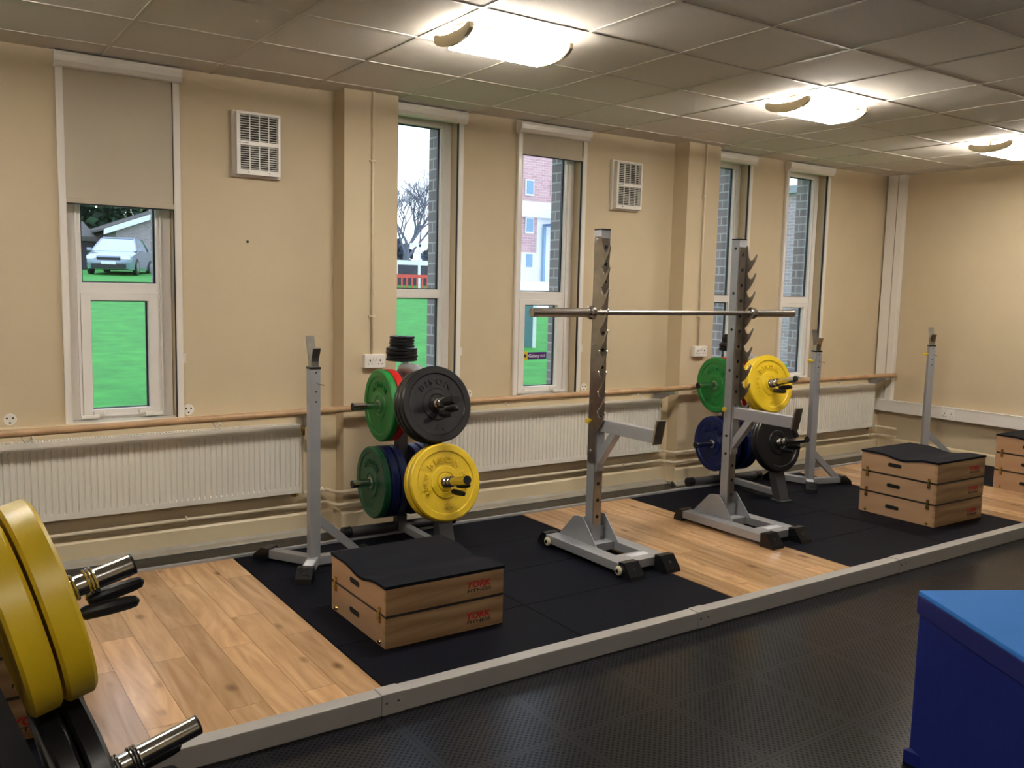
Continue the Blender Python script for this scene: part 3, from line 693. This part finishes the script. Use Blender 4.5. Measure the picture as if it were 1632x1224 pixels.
# barbell
o=thing('barbell','long steel barbell resting across the two tall racks','barbell',(2.968,-1.577,1.507))
B=lambda m,nm,mt,p=o: m.build(nm,mt,p)
g=MB(); g.tube([(-.66,0,0),(.66,0,0)],.0145,16); B(g,'shaft','bar_steel')
for s in (-1,1):
    g=MB(); g.tube([(s*.69,0,0),(s*1.10,0,0)],.0255,20); B(g,'sleeve','bar_steel')
    g=MB(); g.lathe([(0,s*.655),(.02,s*.655),(.032,s*.665),(.040,s*.668),(.040,s*.69),(.03,s*.695),(.03,s*.71),(0,s*.71)],24,'X'); B(g,'collar_ring','chrome')
# ================================================================ SQUAT STANDS
def stand(x,y,rz,label,knob):
    o=thing('squat_stand',label,'squat stand',(x,y,ZP),rz,'single squat stands')
    B=lambda m,nm,mt,p=o: m.build(nm,mt,p)
    g=MB(); g.bbox(-.029,.029,-.029,.029,.06,1.112,.004); po=B(g,'post','silver_paint')
    g=MB(); g.bbox(-.031,.031,-.031,.031,1.108,1.120,.003); B(g,'collar','black_plastic',po)
    g=MB()
    for z in (1.09,.985,.93): g.lathe([(0,-.0298),(.005,-.0298),(.005,-.0285),(0,-.0285)],10,'Y',T=Matrix.Translation((.004,0,z)))
    B(g,'peg_hole','black_slot',po)
    g=MB(); g.tube([(.004,-.03,1.035),(.006,-.06,1.03),(.03,-.075,1.025)],.003,6); B(g,'locking_pin','chrome',po)
    if knob:
        g=MB(); g.lathe([(0,-.075),(.013,-.072),(.018,-.06),(.01,-.05),(.008,-.029),(0,-.029)],14,'X',T=Matrix.Translation((0,0,1.035))); B(g,'locking_knob','yellow_knob',po)
    g=MB(); g.bbox(-.022,.022,-.022,.022,1.10,1.165,.003); yk=B(g,'inner_tube','worn_steel')
    g=MB(); g.prism([(.014,1.15),(.02,1.15),(.024,1.175),(.055,1.285),(.049,1.287),(.018,1.178)],-.024,.024,'YZ'); B(g,'tall_prong','worn_steel',yk)
    g=MB(); g.prism([(-.014,1.15),(-.022,1.15),(-.026,1.17),(-.05,1.222),(-.044,1.225),(-.018,1.172)],-.022,.022,'YZ'); B(g,'short_prong','worn_steel',yk)
    def leg(a,L,foot=True):
        T=Matrix.Rotation(a,4,'Z'); g=MB(); g.bbox(0,L,-.03,.03,.014,.062,.004,T=T); lo=B(g,'leg','silver_paint')
        if foot:
            g=MB(); 
            g.prism([(L-.015,0),(L-.015,.072),(L+.03,.074),(L+.085,.03),(L+.09,0)],-.043,.043,'XZ',T=T); fo=B(g,'rubber_foot','black_plastic',lo)
            g=MB(); g.lathe([(0,0),(.01,0),(.01,.002),(0,.002)],10,'Z',T=T@Matrix.Translation((L+.062,0,.053))@Matrix.Rotation(.68,4,'Y')); B(g,'bolt_hole','black_slot',fo)
        return lo
    leg(math.radians(122),.30); l2=leg(math.radians(238),.22); leg(0,.30)
    T=Matrix.Rotation(math.radians(238),4,'Z'); g=MB(); g.box(.075,.185,-.024,.024,.062,.0635,T=T); B(g,'label','label_white',l2)
    g=MB(); g.prism([(.028,.235),(.028,.30),(.285,.062),(.22,.062)],-.018,.018,'XZ'); B(g,'brace','silver_paint')
    return o
stand(.865,-.955,0,'silver squat stand at the left beside the first plate rack',False)
stand(5.175,-.965,math.radians(-17),'silver squat stand with yellow knob, right of the second plate rack',True)
stand(7.107,-.81,math.radians(-40),'silver squat stand standing near the right wall behind the three-tier box',True)
# ================================================================ PLATE TREES
TILT=math.radians(14)
def tree(x,y,z,rz,label,pad=0):
    o=thing('plate_rack',label,'plate rack',(x,y,z),rz,'charcoal plate racks')
    B=lambda m,nm,mt,p=o: m.build(nm,mt,p)
    for s in (-1,1):
        g=MB(); g.tube([(s*.04,0,.045),(s*.34,0,.045)],.032,14); fb=B(g,'rear_foot_bar','charcoal_paint')
        g=MB(); g.tube([(s*.335,0,.045),(s*.39,0,.045)],.036,14); B(g,'rubber_cap','black_plastic',fb)
    if pad:
        for px_,py_ in ((-.3,0),(.3,0),(0,-.64)):
            g=MB(); g.bbox(px_-.045,px_+.045,py_-.045,py_+.045,-pad,.014,.004); B(g,'levelling_pad','black_rubber')
    g=MB(); g.bbox(-.025,.025,-.63,.03,.03,.075,.006); B(g,'spine_tube','silver_paint')
    g=MB(); g.bbox(-.033,.033,-.033,.033,.02,1.0,.006); B(g,'rear_post','charcoal_paint')
    g=MB(); g.tube([(0,0,.99),(0,-.003,1.02),(0,-.03,1.05),(0,-.07,1.062),(0,-.22,1.06),(0,-.28,1.04),(0,-.315,1.0)],.038,14); B(g,'top_bend','silver_paint')
    g=MB(); T=None
    g.prism([(-.29,1.01),(-.34,1.01),(-.672,.02),(-.672,0),(-.60,0)],-.045,.045,'YZ'); fl=B(g,'front_leg','charcoal_paint')
    g=MB(); g.bbox(-.06,.06,-.70,-.585,0,.012,.003); B(g,'foot_plate','charcoal_paint',fl)
    def peg(a,b):
        g=MB(); a=vec(a); b=vec(b); d=(b-a).normalized(); g.tube([a,b-d*.006],.0245,18); p=B(g,'peg','chrome'); g=MB(); g.tube([b-d*.006,b-d*.001,b],[.0246,.0246,.0225],18); g.build('end_plug','black_rubber',p); return p
    for z0 in (.826,.345):
        peg((-.03,0,z0),(-.33,0,z0)); peg((.03,0,z0),(.33,0,z0))
    peg(PEG['fu'][0],PEG['fu'][1]); peg(PEG['fl'][0],PEG['fl'][1])
    g=MB(); g.tube([(0,-.0,1.09),(0,-.0,1.245)],.0125,12); B(g,'top_pin','chrome')
    return o
ct,st_=math.cos(TILT),math.sin(TILT)
# pegs: base at the leaning front leg
PEG={'fu':((0,-.342,.852),(0,-.342-.385*ct,.852+.385*st_)),'fl':((0,-.487,.418),(0,-.487-.385*ct,.418+.385*st_))}
TREES=[((1.60,-.568),ZP,math.radians(-2),'charcoal plate rack by the first pillar loaded with black and yellow plates in front'),
       ((4.588,-.577),ZP,math.radians(-6),'charcoal plate rack by the far pillar, partly behind the right tall rack'),
       ((-1.262,-3.457),0.04,math.radians(94.6),'charcoal plate rack cut off by the left edge of the picture')]
for (xy,z,rz,lb) in TREES: tree(xy[0],xy[1],z,rz,lb,.04 if z==.04 else 0)
def plate_proto(name,mt,t,txt,label,R=.225):
    # axis +Z, z from 0 (back) to t (front)
    o=thing(name,label,'weight plate'); h=t
    prof=[(.026,0),(.05,0),(.052,.004),(.085,.008),(.17,.008),(.182,.002),(R-.008,.002),(R,.009),(R,h-.009),(R-.008,h-.001),(.184,h-.001),(.178,h-.008),(.095,h-.009),(.090,h-.003),(.062,h-.003),(.058,h-.007),(.05,h-.007),(.048,h),(.026,h)]
    g=MB(); g.lathe(prof,64,'Z'); g.build('disc',mt,o,sharp=28)
    g=MB(); g.lathe([(.0255,-.0005),(.034,-.0005),(.034,h+.001),(.0255,h+.001)],32,'Z'); g.build('steel_bushing','worn_steel' if mt!='p_black' else 'black_rubber',o)
    if txt:
        g=MB()
        def arc(s,mid,size,r,sp,bold=.02):
            ws=[text_geo(ch,bold)[2]*size*1.25+.013 for ch in s]; pos=-sum(ws)/2
            for ch,wd in zip(s,ws):
                a=mid-(pos+wd/2)/r; pos+=wd; vs,fs,w=text_geo(ch,bold)
                T=Matrix.Rotation(a-PI/2,4,'Z')@Matrix.Translation((-w*size*1.25/2,r,h-.0085))
                g._add([(v.x*size*1.25,v.y*size,(v.z+.5)*.008) for v in vs],fs,False,T)
        arc('BISON',PI/2,.046,.117,.33)
        if txt=='15': arc('15KG',PI,.028,.122,.17); arc('15KG',0,.028,.122,.17)
        # bison head badge at the bottom
        T=Matrix.Rotation(PI,4,'Z')@Matrix.Translation((0,.135,h-.0085))
        g.prism([(-.02,.0),(-.008,-.018),(.008,-.018),(.02,0),(.03,.014),(.026,.018),(.016,.008),(.008,.016),(-.008,.016),(-.016,.008),(-.026,.018),(-.03,.014)],0,.004,'XY',T=T)
        g.build('raised_lettering',mt,o)
    return o
def put(o,local,axis,tree_,spin=0):
    # place plate with its +Z along tree-local axis
    (xy,z,rz,_)=tree_; R=Matrix.Rotation(rz,3,'Z'); p=R@vec(local)+vec((xy[0],xy[1],z)); a=(R@vec(axis)).normalized()
    q=a.to_track_quat('Z','Y'); 
    # orient so that local +Y is as close to up as possible
    ya=(vec((0,0,1))-a*a.z).normalized(); xa=ya.cross(a); Mx=Matrix((xa,ya,a)).transposed()@Matrix.Rotation(spin,3,'Z')
    o.location=p; o.rotation_mode='XYZ'; o.rotation_euler=Mx.to_euler()
protos={}
def plate(kind,t,txt,tree_i,peg,off,label,group,spin=0):
    key=(kind,t,txt)
    if key not in protos: o=plate_proto('bumper_plate',kind,t,txt,label); protos[key]=o
    else: o=dup(protos[key],(0,0,0),0,label)
    o['label']=label
    if group: o['group']=group
    T=TREES[tree_i]
    if peg in('fu','fl'):
        b=vec(PEG[peg][0]); d=vec((0,-ct,st_)); put(o,b+d*(off)+vec((0,0,-.0)),d,T,spin)
    else:
        z0=.826 if peg[1]=='u' else .345; s=-1 if peg[0]=='l' else 1
        put(o,(s*(.034+off),0,z0),(s,0,0),T,spin)
    return o
def clip(tree_i,peg,off,label,ang=-.5):
    o=thing('spring_collar',label,'spring collar'); r=.0285
    g=MB()
    for z0,n in ((.002,4.0),(.052,3.0)):
        pts=[(r*math.cos(2*PI*i/14),r*math.sin(2*PI*i/14),z0+i/14*.0072) for i in range(int(14*n)+1)]; g.tube(pts,.0033,6)
    a0,a1=-1.9,-1.25
    g.tube([(r*math.cos(a0),r*math.sin(a0),.014),(.045*math.cos(a0),.045*math.sin(a0),.01),(.06*math.cos(a0),.06*math.sin(a0),.03)],.0026,6)
    g.tube([(r*math.cos(a1),r*math.sin(a1),.05),(.045*math.cos(a1),.045*math.sin(a1),.045),(.05*math.cos(a1),.05*math.sin(a1),.055)],.0026,6)
    g.build('coil','chrome',o)
    for a,rr,z0,tl in ((a0,.060,.02,.30),(a1,.050,.048,.12)):
        h=MB(); p0=vec((rr*math.cos(a),rr*math.sin(a),z0)); d=vec((math.cos(a)*tl*.6,math.sin(a)*tl*.6,1)).normalized()
        h.tube([p0,p0+d*.01,p0+d*.055,p0+d*.10,p0+d*.118,p0+d*.125],[.011,.0165,.0175,.016,.013,.004],10); h.build('grip_handle','black_rubber',o)
    b=vec(PEG[peg][0]); d=vec((0,-ct,st_)); put(o,b+d*off,d,TREES[tree_i],ang)
    return o
# tree 1 (by the first pillar)
plate('p_red',.052,'',0,'lu',.02,'red bumper plate behind the green one, upper left peg of the first rack',None)
plate('p_green',.05,'10',0,'lu',.074,'bright green bumper plate on the upper left peg of the first rack',None)
plate('p_blue',.058,'',0,'ll',.004,'blue bumper plate closest to the post, lower left peg of the first rack','blue plates on the first rack')
plate('p_blue',.058,'',0,'ll',.064,'blue bumper plate between another blue and the dark green one, first rack','blue plates on the first rack')
plate('p_dkgreen',.05,'10',0,'ll',.124,'dark green bumper plate on the lower left peg of the first rack',None)
plate('p_blue',.058,'',0,'rl',.004,'blue bumper plate behind the yellow pair on the first rack, inner one','blue plates on the first rack')
plate('p_blue',.058,'',0,'rl',.064,'blue bumper plate behind the yellow pair on the first rack, outer one','blue plates on the first rack')
plate('p_black',.036,'',0,'fu',.028,'black bumper plate rearmost on the upper front peg of the first rack','black plates on the first rack')
plate('p_black',.036,'',0,'fu',.066,'black bumper plate in the middle of three on the first rack','black plates on the first rack')
plate('p_black',.05,'20',0,'fu',.104,'frontmost large black bumper plate on the first rack','black plates on the first rack')
plate('p_yellow',.05,'',0,'fl',.028,'yellow bumper plate behind the front yellow one on the first rack','yellow plates on the first rack')
plate('p_yellow',.05,'15',0,'fl',.080,'front yellow bumper plate on the lower peg of the first rack','yellow plates on the first rack')
clip(0,'fu',.160,'chrome spring collar on the peg of the black plates, first rack',.25); clip(0,'fl',.136,'chrome spring collar on the peg of the yellow plates, first rack',.7)
# tree 2
plate('p_red',.052,'',1,'lu',.02,'red bumper plate on the upper left peg of the second rack',None)
plate('p_green',.05,'10',1,'lu',.074,'green bumper plate on the upper left peg of the second rack',None)
plate('p_blue',.058,'',1,'ll',.004,'blue bumper plate behind another on the lower left peg of the second rack','blue plates on the second rack')
plate('p_blue',.058,'20',1,'ll',.064,'outer blue bumper plate on the lower left peg of the second rack','blue plates on the second rack')
plate('p_red',.052,'',1,'ru',.02,'red bumper plate showing between the right tall rack and the yellow plates',None)
plate('p_blue',.058,'',1,'rl',.004,'inner blue bumper plate right of the post on the second rack','blue plates on the second rack')
plate('p_blue',.058,'',1,'rl',.064,'outer blue bumper plate right of the post on the second rack','blue plates on the second rack')
plate('p_yellow',.05,'',1,'fu',.028,'yellow bumper plate behind the front yellow one on the second rack','yellow plates on the second rack')
plate('p_yellow',.05,'15',1,'fu',.080,'front yellow bumper plate on the upper peg of the second rack','yellow plates on the second rack')
plate('p_black',.036,'',1,'fl',.028,'rear black plate on the lower front peg of the second rack','black plates on the second rack')
plate('p_black',.036,'',1,'fl',.066,'front black plate on the lower front peg of the second rack','black plates on the second rack')
clip(1,'fu',.136,'chrome spring collar on the peg of the yellow plates, second rack',.2); clip(1,'fl',.106,'chrome spring collar on the peg of the black plate, second rack',.2)
# tree 0
plate('p_yellow',.066,'',2,'fu',.088,'large yellow bumper plate in the left foreground, the one nearer the rack','yellow plates in the left foreground')
plate('p_yellow',.066,'15',2,'fu',.158,'large yellow bumper plate in the left foreground, outer one','yellow plates in the left foreground')
plate('p_black',.05,'20',2,'fl',.06,'black bumper plate in the left foreground below the yellow pair, inner one','black plates in the left foreground')
plate('p_black',.05,'20',2,'fl',.113,'black bumper plate in the left foreground below the yellow pair, outer one','black plates in the left foreground')
clip(2,'fu',.226,'chrome spring collar with black handles in the left foreground beside the yellow plates',.0); clip(2,'fl',.166,'chrome spring collar on the empty lower peg in the left foreground',.3)
# small plates stacked on top pins
def small(tree_i,n_big,n_small,where):
    T=TREES[tree_i]; z=1.10; k=0
    R=Matrix.Rotation(T[2],3,'Z')
    for i in range(n_big+n_small):
        big=i<n_big; r=.098 if big else .078; t=.021 if big else .018
        key=('s',big)
        nth=i if big else i-n_big; lab='%s small black disc, %s from the bottom of its size, stacked on the %s rack'%('wide' if big else 'narrow',('first','second','third','fourth')[nth],where)
        if key not in protos:
            o=thing('disc_plate',lab,'weight plate'); g=MB(); g.lathe([(.0135,0),(r-.01,0),(r,.003),(r,t-.006),(r-.004,t-.002),(r-.014,t-.002),(r-.02,t-.006),(.03,t-.006),(.028,t-.001),(.0135,t-.001)],40,'Z'); g.build('disc','p_black',o)
            g=MB(); g.lathe([(.013,.001),(.018,.001),(.018,t-.0005),(.013,t-.0005)],20,'Z'); g.build('steel_bushing','worn_steel',o); protos[key]=o
        else: o=dup(protos[key],(0,0,0),0,lab)
        o['label']=lab; o['group']='%s discs stacked on the %s rack'%('wide' if big else 'narrow',where)
        j=R@vec((.003*math.sin(i*2.1),.003*math.cos(i*1.7),0)); o.location=vec((T[0][0],T[0][1],T[1]+z+.001))+j; z+=t
small(0,4,4,'first'); small(1,3,4,'second')
# ================================================================ BLUE SOFT BLOCK
cx,cy=1.94,-3.862; a=math.radians(-29.6)
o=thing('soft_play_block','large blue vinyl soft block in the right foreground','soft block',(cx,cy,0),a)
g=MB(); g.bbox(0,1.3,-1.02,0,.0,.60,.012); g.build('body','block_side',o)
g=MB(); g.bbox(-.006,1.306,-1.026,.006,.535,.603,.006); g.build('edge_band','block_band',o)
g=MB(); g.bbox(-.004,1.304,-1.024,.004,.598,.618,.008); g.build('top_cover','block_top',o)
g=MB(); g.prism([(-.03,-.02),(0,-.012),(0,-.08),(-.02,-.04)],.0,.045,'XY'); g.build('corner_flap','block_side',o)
# ================================================================ OUTSIDE
def gz(y): return .30+.046*y
def outd(): pass
g=MB(); g._add([(-30,.29,gz(.3)),(80,.29,gz(.3)),(80,26,gz(26)),(-30,26,gz(26)),(-30,36.5,gz(36)),(80,36.5,gz(36)),(-30,90,gz(37)),(80,90,gz(37))],[(0,1,2,3),(3,2,5,4),(4,5,7,6)])
gr=g.build('lawn','lawn_grass'); gr['kind']='structure'
pv=MB(); pv._add([(13.0,14.6,gz(14.6)+.02),(60,14.6,gz(14.6)+.02),(60,26,gz(26)+.02),(17.5,26,gz(26)+.02),(23.5,36.5,gz(36)+.03),(60,36.5,gz(36)+.03),(27,46,gz(36.4)+.03),(60,46,gz(36.4)+.03)],[(0,1,2,3),(3,2,5,4),(4,5,7,6)]); struct(pv.build('pavement','sign_white'))
# car
def carobj():
    p=vec((5.55,31.3,gz(31.5)))
    o=thing('car','silver blue estate car parked on the grass outside the left window','car',p,math.radians(-22)+PI)
    # local: front = +y?  length along y, front at y=0 going back to -y  (after rotation front faces viewer)
    B=lambda m,nm,mt,pp=o: m.build(nm,mt,pp)
    hw=.88
    secs=[(0.0,.34,.62,.62,.60),(-.0-.06,.22,.72,.78,.72),(-.35,.2,.80,.86,.86),(-1.05,.2,.93,.88,.90),(-1.25,.2,.97,.88,.88),(-2.0,.2,.98,.88,.88),(-3.6,.2,1.0,.88,.88),(-4.25,.24,1.0,.85,.84),(-4.45,.35,.85,.72,.72)]
    g=MB(); vs=[]
    for y,zb_,zt_,w,w2 in secs: vs+=[(-w2*.95,y,zb_),(-w,y,(zb_+zt_)/2),(-w*.97,y,zt_-.04),(-w*.80,y,zt_),(w*.80,y,zt_),(w*.97,y,zt_-.04),(w,y,(zb_+zt_)/2),(w2*.95,y,zb_)]
    n=8; fs=[(i*n+j,i*n+(j+1)%n,(i+1)*n+(j+1)%n,(i+1)*n+j) for i in range(len(secs)-1) for j in range(n)]+[tuple(range(8)),tuple(range((len(secs)-1)*n,len(secs)*n))]
    g._add(vs,fs,True); B(g,'body','car_paint')
    g=MB(); cs=[(-1.02,.93,.93,.82,.82),(-1.75,.95,1.42,.82,.60),(-2.2,.95,1.48,.82,.60),(-3.3,.95,1.46,.82,.60),(-4.2,.97,1.05,.80,.66)]; vs=[]
    for y,zb_,zt_,w,w2 in cs: vs+=[(-w,y,zb_),(-w2,y,zt_),(w2,y,zt_),(w,y,zb_)]
    n=4; fs=[(i*n+j,i*n+(j+1)%n,(i+1)*n+(j+1)%n,(i+1)*n+j) for i in range(len(cs)-1) for j in range(n)]
    g._add(vs,fs,False); B(g,'cabin_glass','car_glass')
    g=MB(); g.box(-.58,.58,-3.5,-1.85,1.44,1.50)
    for s in (-1,1):
        g.tube([(s*.81,-1.08,.95),(s*.60,-1.77,1.43),(s*.60,-3.3,1.47),(s*.70,-4.2,1.05)],.035,6)
        g.tube([(s*.83,-2.55,.95),(s*.61,-2.5,1.46)],.035,6)
    B(g,'roof','car_paint')
    for s in (-1,1):
        for y in (-.85,-3.55):
            g=MB(); g.lathe([(0,s*.74),(.31,s*.74),(.33,s*.78),(.33,s*.88),(.29,s*.9),(0,s*.9)],24,'X',T=Matrix.Translation((0,y,.32))); wo=B(g,'wheel','car_dark')
            g=MB(); g.lathe([(0,s*.905),(.05,s*.91),(.21,s*.905),(.23,s*.895),(0,s*.895)],10,'X',T=Matrix.Translation((0,y,.32))); B(g,'hub_cap','car_wheel',wo)
        g=MB(); g.bbox(s*.86-.0 if s>0 else -1.02,1.02 if s>0 else -.86,-1.25,-1.12,.93,1.05,.02); B(g,'door_mirror','car_paint')
        g=MB(); a_,b_=sorted((s*.42,s*.78)); g.bbox(a_,b_,-.16,.0,.58,.72,.02); B(g,'head_lamp','head_lamp')
    g=MB(); g.bbox(-.42,.42,-.03,.012,.56,.66,.01); B(g,'grille','car_dark'); g=MB(); g.bbox(-.62,.62,-.03,.014,.24,.42,.02); B(g,'lower_grille','car_dark')
    g=MB(); g.bbox(-.26,.26,.0,.03,.40,.51,.005); B(g,'number_plate','number_plate')
    return o
carobj()
def brickbld():
    # gabled brick bungalow behind the car
    o=thing('bungalow','brick bungalow with white sloping fascia behind the parked car','house',(5.0,37,gz(37)))
    g=MB(); q=lambda x,z:(x-5.0,z-gz(37)); 
    g.prism([q(6.9,1.9),q(6.9,3.75),q(10.4,5.05),q(13.9,3.75),q(13.9,1.9)],0,9,'XZ'); g.build('brick_wall','brick_far',o)
    g=MB(); g.prism([q(6.35,3.50),q(6.35,3.74),q(10.4,5.30),q(14.5,3.74),q(14.5,3.5),q(10.4,5.06)],-.35,-.2,'XZ'); g.build('fascia','fascia_white',o)
    g=MB(); g.prism([q(6.3,3.66),q(6.3,3.76),q(10.4,5.36),q(14.5,3.76),q(14.5,3.66),q(10.4,5.26)],-.3,9.4,'XZ'); g.build('roof','roof_tile',o)
    g=MB(); g.box(-3,1.4,2,6,.0,1.35); g.build('low_wing','fence_dark',o)
    g=MB(); g.prism([(1.6,1.25),(1.6,1.45),(5,2.3),(5,2.1)],-3.2,1.35,'YZ'); g.build('low_roof','roof_tile',o)
    g=MB(); g.bbox(4.3,5.0,4,4.7,2.6,4.3,.02); g.build('chimney','brick_far',o)
    return o
brickbld()
def blob(bm_,c,r,n=90,sz=.35):
    for i in range(n):
        a=random.uniform(0,2*PI); u=random.uniform(-1,1); q=math.sqrt(1-u*u); rr=random.uniform(.55,1)
        p=vec((c[0]+r[0]*q*math.cos(a)*rr,c[1]+r[1]*q*math.sin(a)*rr,c[2]+r[2]*u*rr)); s=sz*random.uniform(.5,1.2)
        d1=vec((random.uniform(-1,1),random.uniform(-1,1),random.uniform(-1,1))).normalized(); d2=d1.cross(vec((random.uniform(-1,1),random.uniform(-1,1),random.uniform(-1,1)))).normalized()
        bm_._add([p-d1*s,p+d2*s*.6,p+d1*s,p-d2*s*.6],[(0,1,2,3)])
def bush(x,y,z,r,label,m1='hedge_dark',m2='leaf_light',n=900):
    o=thing('tree',label,'tree',(x,y,z)); g=MB(); blob(g,(0,0,r[2]),r,n,.42); g.build('foliage',m1,o); g=MB(); blob(g,(0,0,r[2]),(r[0]*1.03,r[1]*1.03,r[2]*1.03),n//5,.2); g.build('bright_leaves',m2,o)
    g=MB(); g.tube([(0,0,0),(0,0,r[2])],.2,8); g.build('trunk','bark_hazed',o); return o
bush(6.3,49,2.0,(3.6,2,3.8),'leafy green tree behind the bungalow, left part',n=1500); bush(13.6,50,2.0,(3.6,2,4.2),'leafy green tree behind the bungalow, right part',n=1400); bush(9.8,55,2.0,(6,2.5,5.2),'largest leafy green tree, farthest behind the bungalow',n=2600)
# bare trees seen through second window
def bare(x,y,z,h,label,seed):
    random.seed(seed); o=thing('bare_tree',label,'tree',(x,y,z)); g=MB()
    def br(p,d,L,r,dep):
        q=p+d*L*.5+vec((random.uniform(-1,1),random.uniform(-1,1),0))*L*.05; e=p+d*L
        g.tube([p,q,e],[r,r*.85,r*.65],5,False)
        if dep==0: return
        for i in range(3 if dep>1 else 4):
            ax=vec((random.uniform(-1,1),random.uniform(-1,1),random.uniform(-.1,.4))).normalized()
            nd=(d+ax*random.uniform(.5,.8)).normalized(); br(p+(e-p)*random.uniform(.55,1),nd,L*random.uniform(.6,.8),r*.6,dep-1)
    br(vec((0,0,0)),vec((0,0,1)),h*.3,h*.017,6); g.build('branches','bark_hazed',o); return o
bare(21.3,37,1.6,7.4,'bare winter tree seen through the window right of the first pillar',3)
bare(23.8,42,1.6,8.5,'bare winter tree farther back beside the first bare tree',8)
bush(23.5,46,1.0,(3.0,2,1.9),'grey brushwood behind the red barrier, left','brush_grey','hedge_dark',700); bush(29.6,47,1.0,(2.2,2,1.8),'grey brushwood behind the red barrier, right','brush_grey','hedge_dark',400)
# red barriers
def barrier(x,y,label):
    o=thing('plastic_barrier',label,'barrier',(x,y,gz(y)),math.radians(-25),'red plastic barriers on the lawn'); g=MB()
    g.box(0,1.9,-.03,.03,.50,.62); g.box(0,1.9,-.03,.03,.06,.14)
    for i in range(11): g.box(i*.184,i*.184+.06,-.02,.02,.1,.55)
    g.build('panel','barrier_red',o); g=MB(); g.box(.2,.3,-.25,.25,0,.06); g.box(1.6,1.7,-.25,.25,0,.06); g.build('foot','barrier_red',o)
barrier(13.6,23.6,'left red plastic barrier on the lawn'); barrier(15.35,22.8,'right red plastic barrier on the lawn')
# signs / goal posts
o=thing('railing','white metal railing behind the red barrier','railing',(14.2,26,gz(26))); g=MB(); g.box(-.4,5,-.04,.04,.92,1.1)
for i in range(6): g.box(-.2+i*1.0,-.12+i*1.0,-.03,.03,0,1.0)
g.build('rail','sign_white',o)
o=thing('sign_post','white T-shaped sign post behind the red barrier','sign',(15.62,25.2,gz(25))); g=MB(); g.box(-.04,.04,-.03,.03,0,1.75); g.build('post','sign_white',o); g=MB(); g.box(-.42,.42,-.03,.03,1.65,1.78); g.build('board','sign_white',o)
o=thing('round_sign','small round white and red road sign behind the barrier','sign',(13.95,25.0,gz(25))); g=MB(); g.lathe([(0,-.02),(.19,-.02),(.19,.0),(0,0)],24,'Y',T=Matrix.Translation((0,0,1.45))); fo=g.build('disc','sign_white',o); g=MB(); g.lathe([(.155,-.025),(.19,-.025),(.19,-.02),(.155,-.02)],24,'Y',T=Matrix.Translation((0,0,1.45))); g.build('red_ring','barrier_red',o); MB().tube([(0,.01,0),(0,.01,1.4)],.03,8).build('post','grey_metal',o)
tag(MB().box(0,5,0,.2,0,1.1).build('dark_fence','fence_dark'),'dark fence far behind the red barrier','fence').location=(14,28.5,gz(28))
# small teal board near third window
o=thing('notice_board','teal notice board on white posts outside the sticker window','sign',(7.53,7.0,.45),math.radians(-20)); g=MB(); g.box(0,.06,-.03,.03,0,1.0); g.box(.42,.48,-.03,.03,0,1.0); g.build('post','sign_white',o); g=MB(); g.box(.06,.42,-.01,.01,.0,.98); g.build('board','sign_teal',o)
# apartment block
def flats():
    z0=1.0; o=thing('apartment_block','pink brick apartment block with white rendered lower floors','building',(30.0,40,z0))
    B=lambda m,nm,mt,p=o: m.build(nm,mt,p)
    g=MB(); g.box(-.5,8,0,4,5.9,12); g.box(-.5,1.85,0,4,2.8,5.0); B(g,'brick_wall','brick_pink')
    g=MB(); g.box(-.5,9,-.05,4,.0,2.8); g.box(-.5,9,-.35,4.2,4.95,5.9); g.box(1.85,9,-.02,4,2.8,4.95); B(g,'rendered_wall','render_white')
    for x,z in ((.92,6.36),(.98,4.06),(.98,1.9),(2.9,6.4)):
        g=MB(); g.box(x-.07,x+.55,-.12,-.04,z-.1,z+.88); f_=B(g,'window_frame','sign_white'); g=MB(); g.box(x,x+.48,-.16,-.1,z+.0,z+.8); B(g,'pane','window_blue',f_)
    g=MB(); g.box(2.05,3.6,-1.6,-.3,4.42,4.56); B(g,'canopy','canopy_blue'); g=MB(); g.box(2.2,2.35,-.3,-.1,1.0,4.4); B(g,'downpipe','window_blue')
    g=MB(); g.box(1.9,3.4,-.6,-.1,.0,.7); B(g,'bin_store','coping')
flats()
# far brick wing seen through last windows
o=thing('brick_wing','distant brick wing with grey coping seen through the last window','building',(11,1.6,.3)); g=MB(); g.box(0,6,0,2.65,0,2.95); g.build('brick_wall','brick_wing',o); g=MB(); g.box(-.1,6,-.1,2.72,2.95,3.07); g.build('coping','coping',o)
